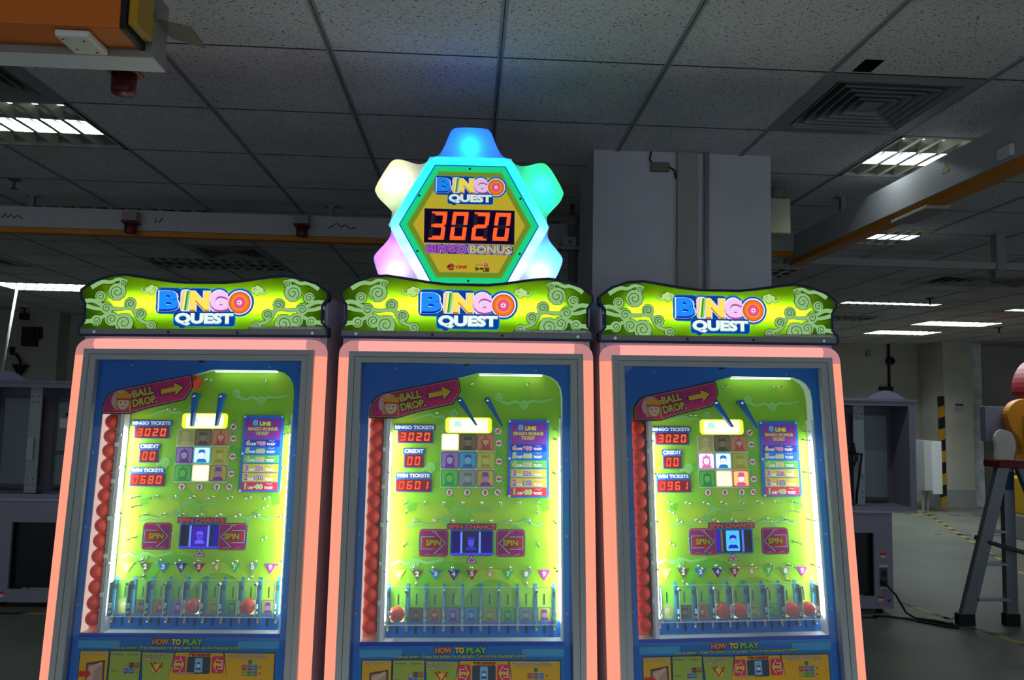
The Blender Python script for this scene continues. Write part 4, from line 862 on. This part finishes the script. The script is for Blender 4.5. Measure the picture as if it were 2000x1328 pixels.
q = MB(); q.rbox((-.172, -.06, -.22), (.070, .06, -.03), mat('#a8a68c', .6), .006); q.build('box', o)
q = MB(); q.lathe([(.045, .035), (.05, .03), (.05, -.02), (.035, -.032)], (0.015, 0, 0), mat('#6c6a62', .6), 18); q.build('drum', o)
# pipes and the twin head lamp left of the column
pipe_thing('wall_pipe', 'pipe', 'thick grey pipe standing just left of the near column', lambda b: (b.tube([(.600, 4.62, .3), (.600, 4.62, 2.66)], .030, mat('#84868c', .6), 12), b.lathe([(.036, 2.60), (.036, 2.66)], (.600, 4.62, 0), mat('#7c7e84'), 12)))
pipe_thing('wall_pipe', 'pipe', 'short dark red pipe above the thick grey pipe by the near column', lambda b: b.tube([(.592, 4.62, 2.662), (.592, 4.62, CZ-.001)], .014, mat('#6a2428', .5), 8))
pipe_thing('wall_pipe', 'pipe', 'thinner grey pipe furthest left of the near column', lambda b: b.tube([(.545, 5.1, .3), (.545, 5.1, CZ-.001)], .028, mat('#787c84', .6), 10))
o = tag(empty('emergency_light', (.572, 4.57, 2.468)), 'white twin-headed emergency lamp between the gear sign and the near column', 'emergency light')
wl = mat('#b4b4bc', .5)
q = MB(); q.rbox((-.045, -.02, -.005), (.040, .02, .050), wl, .005); q.lathe([(.012, -.021), (.012, -.0205)], (0, 0, .02), mat('#888890'), 12, 'y'); q.build('housing', o)
q = MB(); q.tube([(-.09, -.03, -.012), (-.03, -.03, -.020), (.03, -.03, -.020), (.09, -.03, -.012)], .013, wl, 8); q.build('bracket', o)
for sx in (-1, 1):
    q = MB(); q.lathe([(.018, -.055), (.030, -.050), (.032, -.02), (.02, .0)], (.095*sx, 0, -.014), wl, 16, 'y'); q.build('lamp_head', o)
# trunking
TW = mat('#a4a6a6', .5, .1); ORG = mat('#b8741c', .5); ORG2 = mat('#c8661c', .5); MAROON = mat('#5a161c', .35)
def bracket(b, x, y): b.box((x-.015, y-.015, 2.60), (x+.015, y+.015, CZ-.001), mat('#787a7a', .5, .4)); b.box((x-.04, y-.02, CZ-.008), (x+.04, y+.02, CZ-.001), mat('#787a7a'))
t = tag(empty('busbar_trunking', (0, 4.85, 2.58)), 'long pale trunking with an orange underside hanging across the hall, bent towards the right front', 'trunking')
q = MB(); q.box((-9.0, -.055, -.055), (1.95, .055, .07), TW); q.box((1.95, -.055, -.055), (2.15, .055, .065), TW); q.box((2.04, -3.6, -.10), (2.15, .06, .05), TW); q.build('casing', t)
q = MB(); q.box((-9.0, -.035, -.085), (2.04, .035, -.055), ORG); q.box((2.055, -3.6, -.13), (2.135, .05, -.10), ORG); q.build('rail', t)
for x, y in ((-2.72, 0), (-.90, 0), (2.095, -.6), (2.095, -2.2)):
    q = MB(); bracket(q, x, y); q.build('hanger', t, (0, 0, -2.58)); 
q = MB()
for x0, pts in ((-2.86, [(0, 0), (.02, .03), (.03, 0), (.05, .022), (.07, .0), (.09, .018), (.12, .0)]), (-.90, [(0, 0), (.03, .02), (.05, .035), (.07, .01), (.1, .025), (.13, .0), (.17, .012)]), (-1.95, [(0, 0), (.0, .03)]), (-1.93, [(0, .0), (.02, .03)])):
    q.tube([(x0+a, -.057, -.005+b) for a, b in pts], .0028, mat('#1a1a1a'), 5)
s_ = q.build('marker_scribble', t); s_['label'] = 'black marker scribbles'
A = Art(lambda u, v, h: (2.0395-h, u, v-.03)); A.poly([(-1.68, .0), (-1.62, .0), (-1.65, .045)], mat('#101010'), 0); A.poly([(-1.672, .004), (-1.628, .004), (-1.65, .037)], mat('#d8b820'), 1); A.poly([(-1.653, .010), (-1.646, .010), (-1.649, .028)], mat('#101010'), 2); s_ = A.build('warning_sticker', t); s_['label'] = 'yellow triangular electric warning sticker'
q = MB(); q.rbox((2.02, -2.08, -.09), (2.0395, -2.00, -.045), mat('#c4c4bc'), .004); q.build('tap_box', t); q = MB(); q.rbox((2.04, -1.5, -.148), (2.15, -1.2, -.131), mat('#8c8c84'), .003); q.build('cover_plate', t)
t = tag(empty('red_socket', (-1.70+.16, 0, 0)), None, None); bpy.data.objects.remove(t)
def socket(loc, label, k=1.):
    t = tag(empty('power_socket', loc), label, 'socket', 'dark red industrial sockets'); 
    q = MB(); q.rbox((-.043*k, -.03*k, 0), (.043*k, .03*k, .055*k), mat('#86847c'), .004); q.build('mount', t)
    q = MB(); q.rbox((-.045*k, -.038*k, -.016*k), (.045*k, .036*k, 0), MAROON, .004); q.lathe([(.031*k, -.075*k), (.034*k, -.07*k), (.036*k, -.016*k)], (0, 0, 0), MAROON, 20); q.build('socket_body', t)
socket((-2.08, 4.756, 2.570), 'dark red socket on the long left trunking, the left one of two', 1.)
socket((-1.055, 4.756, 2.585), 'dark red socket on the left trunking, the right one of two', 1.)
q = MB(); q.tube([(-2.632, 4.50, CZ-.001), (-2.632, 4.50, CZ-.05)], .008, mat('#505050'), 8); q.lathe([(.035, CZ-.004), (.035, CZ-.001)], (-2.632, 4.50, 0), mat('#505050'), 14); q.lathe([(.02, CZ-.056), (.02, CZ-.052)], (-2.632, 4.50, 0), mat('#505050'), 10); tag(q.build('sprinkler'), 'ceiling sprinkler above the far end of the left trunking', 'sprinkler', 'ceiling sprinklers')
for x, y, l in ((4.83, 7.91, 'ceiling sprinkler just beyond the long lit ceiling light on the right'), (7.33, 10.4, 'ceiling sprinkler near the top of the rear pillar')):
    q = MB(); q.tube([(x, y, CZ-.001), (x, y, CZ-.07)], .012, mat('#303030'), 8); q.lathe([(.05, CZ-.006), (.05, CZ-.001)], (x, y, 0), mat('#303030'), 14); tag(q.build('sprinkler'), l, 'sprinkler', 'ceiling sprinklers')
t = tag(empty('conduit_rail', (3.0, 5.02, 2.50)), 'thin pale rail hanging across the right side behind the trunking bend', 'rail')
q = MB(); q.box((-.93, -.02, -.012), (6.0, .02, .035), mat('#8c8c86', .5)); q.build('rail', t)
q = MB(); q.box((.52, -.03, -.05), (.58, .03, .233), mat('#7c7e7e', .5)); q.rbox((.49, -.05, -.075), (.65, .05, -.02), mat('#6c6c68'), .005); q.build('hanger', t)
# near orange trunking in the upper left corner
t = tag(empty('orange_trunking', (-.9, 1.6, 2.3)), 'near orange and grey trunking end in the upper left corner', 'trunking')
q = MB(); q.rbox((-2.2, -.10, -.080), (.198, -.006, .33), ORG2, .004); q.build('orange_case', t)
q = MB(); GM = mat('#8a847c', .45, .2); q.box((-2.2, -.005, -.094), (.222, .0, .33), GM); q.box((-2.2, .0, -.094), (.222, .070, -.090), mat('#c8ccdc', .4)); q.box((.218, .0, -.090), (.222, .070, .05), GM); q.box((-2.2, .068, -.090), (.218, .070, .05), GM); q.build('steel_channel', t)
q = MB(); q.prism([(.215, .002), (.285, .033), (.285, .129), (.225, .086)], lambda u, y: (u, y, -.010), lambda u, y: (u, y, -.006), mat('#64645e', .6)); q.box((.215, -.004, -.010), (.245, .002, .002), GM); q.build('bent_flap', t)
q = MB(); q.rbox((.1985, -.10, -.082), (.210, -.006, .30), mat('#141414'), .002); q.rbox((.2105, -.095, -.070), (.2295, -.020, .30), mat('#a88414', .4), .004); q.build('end_clip', t)['label'] = 'yellow and black end clip'
q = MB(); q.rbox((.068, -.088, -.096), (.136, -.004, -.081), mat('#d4d2cc', .4), .005)
for a_, b_ in ((.08, -.075), (.12, -.02), (.085, -.03), (.118, -.07)): q.tube([(a_, b_, -.0962), (a_, b_, -.0970)], .0025, mat('#404848'), 8)
q.build('socket_box', t)['label'] = 'white outlet box'
socket((-.846, 1.85, 2.284), 'dark red socket hanging behind the near orange trunking', .80)
q = MB(); q.tube([(-.846, 1.85, 2.328), (-.846, 1.85, CZ-.001)], .01, mat('#505050'), 8); tag(q.build('drop_rod'), 'thin rod from the ceiling holding the socket behind the orange trunking', 'rod')
# rear cabinets
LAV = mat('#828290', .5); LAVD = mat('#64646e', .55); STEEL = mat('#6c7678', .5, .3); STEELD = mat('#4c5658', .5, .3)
def rear_cabinet(x, label, mx):
    """origin at the outer edge of the cabinet; mx = +1 when it extends to the left"""
    t = tag(empty('game_cabinet', (x, 5.85, 0)), label, 'arcade cabinet', 'unfinished cabinets behind the machines')
    X = lambda a: -mx*a
    def bx(B, a0, y0, z0, a1, y1, z1, m): B.box((min(X(a0), X(a1)), y0, z0), (max(X(a0), X(a1)), y1, z1), m)
    B = MB()      # upper open box
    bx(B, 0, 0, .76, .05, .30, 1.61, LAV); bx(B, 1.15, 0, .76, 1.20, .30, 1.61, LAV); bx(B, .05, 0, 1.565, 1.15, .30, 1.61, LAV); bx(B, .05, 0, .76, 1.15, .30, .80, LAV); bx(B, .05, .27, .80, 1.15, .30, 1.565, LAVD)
    bx(B, -.012, -.014, 1.600, 1.212, .31, 1.618, LAV); bx(B, -.004, -.010, .752, 1.204, 0, .766, mat('#a09eae', .4))
    B.build('upper_box', t)
    B = MB(); pts = [(.075+.30*k/14, 1.618+.065*math.sin(PI*k/14)**1.0) for k in range(15)]; B.prism(pts, lambda a, z: (X(a), -.004, z), lambda a, z: (X(a), .012, z), mat('#9a94b0', .5)); B.build('crest', t)
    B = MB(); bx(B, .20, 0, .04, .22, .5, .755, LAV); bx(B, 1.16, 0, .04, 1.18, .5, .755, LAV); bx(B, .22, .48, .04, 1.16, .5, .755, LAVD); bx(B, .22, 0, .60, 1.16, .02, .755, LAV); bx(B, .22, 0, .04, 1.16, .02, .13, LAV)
    bx(B, .22, 0, .13, .345, .02, .60, LAV); bx(B, 1.04, 0, .13, 1.16, .02, .60, LAV); B.build('lower_box', t)
    B = MB(); bx(B, .345, .05, .13, 1.04, .06, .60, mat('#15181a', .3)); B.build('dark_window', t)
    B = MB(); bx(B, .115, .20, .83, .36, .22, 1.50, STEELD); bx(B, .125, .19, .85, .345, .20, 1.485, STEEL); B.build('steel_door', t)
    B = MB(); bx(B, .48, .20, .83, 1.1, .22, 1.50, STEELD); bx(B, .52, .185, 1.10, .95, .20, 1.46, STEEL); bx(B, .52, .185, .85, .95, .20, 1.07, STEEL)
    for k in range(10):
        for c in (.62, .72): bx(B, c, .180, 1.14+.018*k, c+.05, .185, 1.148+.018*k, mat('#283032'))
    bx(B, .60, .178, 1.40, .66, .185, 1.44, mat('#101414')); bx(B, .575, .176, 1.36, .68, .185, 1.38, mat('#101414')); bx(B, .54, .174, 1.27, .72, .185, 1.34, mat('#b4b4a8')); B.build('electric_panel', t)
    B = MB(); bx(B, .375, .06, .80, .46, .075, 1.565, mat('#8a9494', .5, .2)); bx(B, .36, .03, .79, .50, .12, .80, mat('#8a9494', .5, .2)); bx(B, .385, .040, 1.04, .43, .06, 1.20, mat('#98a2a2', .5, .2))
    for z in (.86, .90, 1.46, 1.50):
        for c in (.395, .435): B.tube([(X(c), .0595, z), (X(c), .0585, z)], .005, mat('#202828'), 6)
    B.build('centre_post', t)
    B = MB()
    if mx > 0:
        for z, c_ in ((.43, '#c02820'), (.11, '#c02820')): B.disc_ = None; B.lathe([(.026, -.0015), (.026, 0)], (X(.275 if z > .2 else .30), -.001, z), mat('#d4d0c8'), 16, 'y'); bx(B, (.25 if z > .2 else .275), -.003, z+.004, (.30 if z > .2 else .325), -.0012, z+.024, mat(c_))
        bx(B, .245, -.003, .20, .305, 0, .345, mat('#3c4444')); bx(B, .255, -.006, .275, .290, -.002, .32, mat('#0c0e10')); bx(B, .24, -.004, .345, .31, 0, .362, mat('#b8b8b8')); bx(B, .24, -.004, .185, .31, 0, .20, mat('#b8b8b8')); B.rbox((X(.285)-.02, -.035, .222), (X(.285)+.02, -.003, .25), mat('#101214'), .004)
        B.lathe([(.012, -.0015), (.012, 0)], (X(.235), -.001, .10), mat('#284878'), 12, 'y')
        B.build('power_inlet', t)
        W_ = MB(); W_.tube([(X(.55), .1, 1.28), (X(.46), .06, 1.27), (X(.455), .03, 1.15), (X(.52), .03, 1.02), (X(.58), .04, .85), (X(.62), .05, .81)], .010, mat('#0e1214'), 6); W_.tube([(X(.50), .1, 1.20), (X(.41), .03, 1.19), (X(.43), .03, 1.05), (X(.455), .03, .9), (X(.46), .03, .81)], .009, mat('#0e1214'), 6); W_.build('power_cable', t)
    else:
        B.lathe([(.026, -.0015), (.026, 0)], (X(.30), -.001, .09), mat('#d4d0c8'), 16, 'y'); bx(B, .275, -.003, .094, .325, -.0012, .114, mat('#c02820')); B.build('seal_sticker', t)
    B = MB()
    for a in (.26, 1.10): B.lathe([(.025, 0), (.025, .02), (.012, .04)], (X(a), .1, 0), mat('#1c1c1c'), 12); B.lathe([(.025, 0), (.025, .02), (.012, .04)], (X(a), .42, 0), mat('#1c1c1c'), 12)
    B.build('levelling_feet', t)
rear_cabinet(3.43, 'lavender grey unfinished cabinet at the right, open above, with a black cable on its post', 1)
rear_cabinet(-3.60, 'lavender grey unfinished cabinet at the left edge, with an electric panel above a dark window', -1)
# cable on the floor
q = MB(); q.tube([(3.145, 5.815, .236), (3.20, 5.76, .16), (3.24, 5.70, .05), (3.30, 5.66, .012), (3.38, 5.62, .010), (3.44, 5.56, .010), (3.50, 5.50, .010), (3.48, 5.46, .010), (3.42, 5.49, .010), (3.35, 5.56, .010), (3.25, 5.68, .010), (3.12, 5.74, .012), (3.02, 5.75, .010)], .008, mat('#0c0e0c', .5), 8)
q.tube([(3.28, 5.66, .018), (3.40, 5.60, .02), (3.45, 5.54, .02), (3.48, 5.51, .012)], .009, mat('#0c0e0c', .5), 6); q.rbox((3.42, 5.49, .004), (3.47, 5.53, .035), mat('#0c0e0c'), .006)
tag(q.build('extension_cable'), 'coiled black power cord lying on the floor by the right rear cabinet', 'cord')
# ladder
t = tag(empty('step_ladder', (3.78, 5.5, 0)), 'grey aluminium step ladder with a dark red top at the right edge', 'ladder'); AL = mat('#7c8284', .4, .6)
def rail(a, b, w0, w1, d, mm, B):
    a = Vector(a); b = Vector(b); x = Vector((1, 0, 0)); y = Vector((0, 1, 0)); v = []
    for p, w in ((a, w0), (b, w1)):
        for s1, s2 in ((-1, -1), (1, -1), (1, 1), (-1, 1)): v.append(p+x*s1*w/2+y*s2*d/2)
    B.add(v, [(0, 3, 2, 1), (4, 5, 6, 7), (0, 1, 5, 4), (1, 2, 6, 5), (2, 3, 7, 6), (3, 0, 4, 7)], mm)
legs = [((-.185, .06, .03), (.085, .0, 1.14), .098), ((.165, .07, .03), (.135, .02, 1.14), .085), ((.46, -.28, .03), (.195, -.03, 1.14), .07), ((.86, -.26, .03), (.46, -.03, 1.14), .07)]
for a, b, w in legs:
    q = MB(); rail(a, b, w, w*.9, .045, AL, q); q.build('rail', t)
    q = MB(); q.rbox((a[0]-w/2-.012, a[1]-.03, 0), (a[0]+w/2+.012, a[1]+.03, .085), mat('#121212', .6), .006); q.build('foot', t)
for z in (.19, .44, .67):
    f_ = (z-.03)/1.11; xa = -.185+.27*f_+.04; xb = .165-.03*f_-.03; q = MB(); q.rbox((xa, .01, z-.010), (xb, .09, z+.010), mat('#8c9496', .35, .6), .003); q.build('step', t)
for z in (.28, .56, .84):
    f_ = (z-.03)/1.11; xa = .46-.265*f_; xb = .86-.40*f_; q = MB(); q.rbox((xa, -.26+.24*f_, z-.010), (xb, -.20+.22*f_, z+.010), mat('#8c9496', .35, .6), .003); q.build('step', t)
q = MB(); q.rbox((.005, -.10, 1.135), (.20, .09, 1.185), mat('#6a1218', .5), .006); q.rbox((.20, -.10, 1.150), (.55, .09, 1.185), mat('#9aa0a0', .4, .5), .004); q.build('top_cap', t)['label'] = 'dark red and white top cap'
q = MB(); q.tube([(-.075, .04, .615), (.05, -.02, .575), (.16, -.08, .545), (.32, -.16, .52)], .017, mat('#383a3a', .6), 6); q.tube([(-.085, .05, .605), (-.075, .05, .635)], .022, mat('#5c1418'), 8); q.tube([(.30, -.15, .505), (.335, -.16, .535)], .022, mat('#5c1418'), 8); q.build('spreader', t)
q = MB(); rail((.142, .022, .80), (.137, -.006, 1.10), .06, .06, .002, mat('#123a5c', .5), q); q.build('label_sticker', t)['label'] = 'dark blue sticker'
# floor tape
hz = bpy.data.materials.new('hazard_tape'); hz.use_nodes = True; nt = hz.node_tree; b = nt.nodes['Principled BSDF']; tc = nt.nodes.new('ShaderNodeTexCoord'); wv = nt.nodes.new('ShaderNodeTexWave'); rp = nt.nodes.new('ShaderNodeValToRGB')
wv.bands_direction = 'X'; wv.inputs['Scale'].default_value = 1.0; mp = nt.nodes.new('ShaderNodeMapping'); mp.inputs['Rotation'].default_value = (0, 0, .6)
rp.color_ramp.interpolation = 'CONSTANT'; rp.color_ramp.elements[0].color = lin('#181814'); rp.color_ramp.elements[1].color = lin('#a8901c'); rp.color_ramp.elements[1].position = .5
nt.links.new(tc.outputs['Object'], mp.inputs[0]); nt.links.new(mp.outputs[0], wv.inputs[0]); nt.links.new(wv.outputs['Fac'], rp.inputs[0]); nt.links.new(rp.outputs[0], b.inputs['Base Color']); b.inputs['Roughness'].default_value = .5
def tape(a, b_, w, label):
    a = Vector(a); b_ = Vector(b_); L_ = (b_-a).length; q = MB(); q.box((0, -w/2, .0005), (L_, w/2, .0015), hz); o = q.build('floor_tape', loc=(a.x, a.y, 0)); o.rotation_euler = (0, 0, math.atan2(b_.y-a.y, b_.x-a.x)); tag(o, label, 'floor tape', 'yellow and black hazard tape on the floor')
tape((3.35, 6.9), (3.85, 4.3), .05, 'yellow and black floor tape running diagonally towards the camera past the ladder')
tape((-3.9, 5.70), (3.75, 5.75), .05, 'yellow and black floor tape crossing in front of the rear cabinets')
tape((7.2, 12.2), (4.9, 6.2), .05, 'thin yellow and black floor tape running far back behind the ladder')
tape((6.6, 11.6), (10.5, 11.4), .05, 'faint floor tape line nearest the back wall')
tape((5.9, 9.7), (10.5, 9.5), .05, 'faint floor tape line in front of the rear pillar')
# back wall furniture on the right
B = MB(); B.box((7.89, 12.6, 0), (8.39, 13.28, CZ), noisy('pillar_paint', '#a8a898', '#b8b8ac', 1.5, .7)); B.box((7.885, 12.595, 0), (8.395, 13.28, .28), mat('#8a8c8c', .6)); tag(B.build('column'), kind='structure')
B = MB(); B.box((8.44, 12.7, 0), (8.62, 12.9, CZ), noisy('wrapped_pillar', '#b4b8bc', '#d4d8da', 6, .3, .5)); tag(B.build('column'), kind='structure')
q = MB(); q.box((7.80, 12.58, .0), (7.885, 12.64, 1.82), hz); o = q.build('corner_guard'); o['label'] = 'yellow and black striped guard on the left edge of the rear pillar'; o['category'] = 'corner guard'
hz2 = bpy.data.materials.new('hazard_guard'); hz2.use_nodes = True; nt = hz2.node_tree; b = nt.nodes['Principled BSDF']; tc = nt.nodes.new('ShaderNodeTexCoord'); wv = nt.nodes.new('ShaderNodeTexWave'); rp = nt.nodes.new('ShaderNodeValToRGB'); mp = nt.nodes.new('ShaderNodeMapping'); mp.inputs['Rotation'].default_value = (0, .35, 0)
wv.bands_direction = 'Z'; wv.inputs['Scale'].default_value = .9; rp.color_ramp.interpolation = 'CONSTANT'; rp.color_ramp.elements[0].color = lin('#141412'); rp.color_ramp.elements[1].color = lin('#b08420'); rp.color_ramp.elements[1].position = .5
nt.links.new(tc.outputs['Object'], mp.inputs[0]); nt.links.new(mp.outputs[0], wv.inputs[0]); nt.links.new(wv.outputs['Fac'], rp.inputs[0]); nt.links.new(rp.outputs[0], b.inputs['Base Color']); o.data.materials[0] = hz2
q = MB(); q.tube([(7.33, 13.27, 1.93), (7.33, 13.27, CZ-.001)], .022, mat('#1c1414', .5), 8); q.lathe([(.07, -.04), (.07, .03)], (7.34, 13.25, 2.43), mat('#1c1414'), 14, 'y'); q.rbox((7.15, 13.22, 1.85), (7.38, 13.299, 1.98), mat('#1e1a18'), .01); tag(q.build('wall_conduit'), 'dark red-brown conduit with a round junction on the right back wall', 'conduit')
q = MB(); q.rbox((7.90, 13.2, 1.70), (8.15, 13.299, 1.98), mat('#50524e', .6), .01); tag(q.build('wall_box'), 'grey square box on the back wall left of the rear pillar', 'wall box')
q = MB(); q.rbox((6.92, 13.24, 2.50), (7.0, 13.299, 2.62), mat('#86867c', .6), .01); tag(q.build('junction_box'), 'tiny pale box high on the right back wall', 'junction box')
t = tag(empty('white_cabinet', (7.25, 11.9, 0)), 'white open metal cabinet standing by the rear pillar', 'cabinet')
q = MB(); q.box((-.14, 0, .33), (-.02, .4, 1.10), mat('#a4a8a8', .5)); q.build('body', t)
q = MB(); q.box((-.02, -.02, .28), (.13, .0, 1.10), mat('#c8cccc', .5)); q.build('door', t)
q = MB(); [q.box((a, .1, 0), (a+.03, .13, .30), mat('#888')) if False else q.box((a, .1, 0), (a+.03, .13, .30), mat('#888888')) for a in (-.13, -.05)]; q.build('legs', t)
A = Art(lambda u, v, h: (u-.40, 12.594-h, v)); A.rect((8.48, 1.66), (8.62, 1.70), mat('#606468'), 0)
for k in range(4): A.rect((8.49+.033*k, 1.668), (8.512+.033*k, 1.692), mat('#2c2c30'), 1)
A.rect((8.46, 1.57), (8.60, 1.64), mat('#a0a4ac'), 0); tag(A.build('paper_notice'), 'small printed notice stuck on the rear pillar', 'notice')
t = tag(empty('fire_extinguisher', (8.66, 12.3, 0)), 'red fire extinguisher behind the ladder', 'fire extinguisher')
q = MB(); q.lathe([(.075, 0), (.085, .02), (.085, .42), (.05, .48), (.025, .52)], (0, 0, 0), mat('#8c1418', .35), 18); q.build('cylinder', t)
q = MB(); q.box((-.10, -.015, .52), (.06, .015, .545), mat('#181818')); q.box((-.10, -.015, .56), (.04, .015, .575), mat('#181818')); q.tube([(.02, 0, .54), (.10, 0, .50), (.11, 0, .25)], .012, mat('#181818'), 6); q.build('handle', t)
# yellow children's cabinet
t = tag(empty('yellow_cabinet', (6.84, 9.0, 0)), 'yellow and orange curvy play cabinet with a dark screen, cut by the right edge', 'play cabinet'); YO = mat('#c07c1c', .5); YL = mat('#c49a10', .5)
q = MB(); pts = chaikin([(-.42, .78), (-.27, .95), (-.25, 1.22), (-.40, 1.38), (-.43, 1.56), (-.32, 1.70), (-.10, 1.73), (.3, 1.73), (.5, 1.55), (.5, .78)], 2); q.prism(pts, lambda a, z: (a, 0, z), lambda a, z: (a, .10, z), YO); q.build('side_panel', t)
q = MB(); q.rbox((-.24, -.03, .80), (.4, .0, 1.53), YL, .01); q.build('screen_frame', t)
q = MB(); q.box((-.20, -.036, .84), (.38, -.031, 1.48), mat('#14161a', .2)); q.build('screen', t)
q = MB(); pts = chaikin([(-.52, .82), (-.62, .98), (-.60, 1.12), (-.63, 1.26), (-.55, 1.36), (-.45, 1.33), (-.40, 1.30), (-.36, 1.15), (-.42, .95), (-.44, .82)], 2); q.prism(pts, lambda a, z: (a, -.05, z), lambda a, z: (a, .0, z), mat('#b4b0a8', .6)); q.build('mitten', t)['label'] = 'pale mitten-shaped cut-out'
q = MB(); pts = chaikin([(-.16, 1.72), (-.15, 1.95), (-.02, 2.18), (.3, 2.3), (.3, 1.72)], 2); q.prism(pts, lambda a, z: (a, .02, z), lambda a, z: (a, .3, z), mat('#8c1420', .5)); q.build('red_crest', t)['label'] = 'dark red curved top'
q = MB(); q.rbox((-.60, .15, 1.20), (-.30, .25, 1.62), mat('#6c6878'), .005); q.build('side_board', t)
q = MB(); q.rbox((-.05, .0, .30), (.6, .6, .76), mat('#c8a018', .5), .03); q.rbox((.0, -.10, .55), (.6, .0, .70), mat('#c8641c'), .03); q.rbox((-.07, -.05, 0), (.62, .65, .30), mat('#8c8c88', .6), .01); q.build('base', t)
# left rear wall items
q = MB(); q.tube([(-5.085, 8.9, CZ-.001), (-5.20, 8.9, 1.60)], .013, mat('#c8ccc4', .4), 10); tag(q.build('hanging_rod'), 'thin pale rod slanting down from the ceiling to the left rear cabinet', 'rod')
t = tag(empty('wall_lamp', (-6.45, 11.55, 1.95)), 'black gooseneck lamp with a cone shade on the left rear wall', 'lamp'); q = MB(); q.tube([(-.17, 0, .22), (-.16, -.02, .16), (-.06, -.05, .14), (.0, -.06, .06), (.01, -.06, .0)], .018, mat('#0c0c0c', .5), 8); q.rbox((-.2, 0, .18), (-.14, .05, .26), mat('#0c0c0c'), .005); q.build('arm', t)
q = MB(); q.lathe([(.105, 0), (.10, -.02), (.02, -.16), (.0, -.16)], (.01, -.06, .0), mat('#0c0c0c', .5), 18); q.build('shade', t)
q = MB(); q.rbox((-6.47, 11.5, 2.22), (-6.27, 11.6, 2.50), mat('#2c1414', .6), .008); q.rbox((-6.30, 11.5, 2.33), (-6.22, 11.6, 2.50), mat('#2c1414', .6), .008); tag(q.build('alarm_box'), 'dark red box on the left rear wall above the gooseneck lamp', 'box')
q = MB(); q.rbox((-6.52, 11.5, 2.60), (-6.42, 11.6, 2.70), mat('#181414', .6), .008); tag(q.build('junction_box'), 'small black box just under the ceiling on the left rear wall', 'junction box')
q = MB(); x, y = -6.28, 11.2; q.tube([(x, y, CZ-.001), (x, y, CZ-.09)], .014, mat('#202020'), 8); q.lathe([(.06, CZ-.008), (.06, CZ-.001)], (x, y, 0), mat('#202020'), 14); tag(q.build('sprinkler'), 'ceiling sprinkler in front of the left rear wall boxes', 'sprinkler', 'ceiling sprinklers')
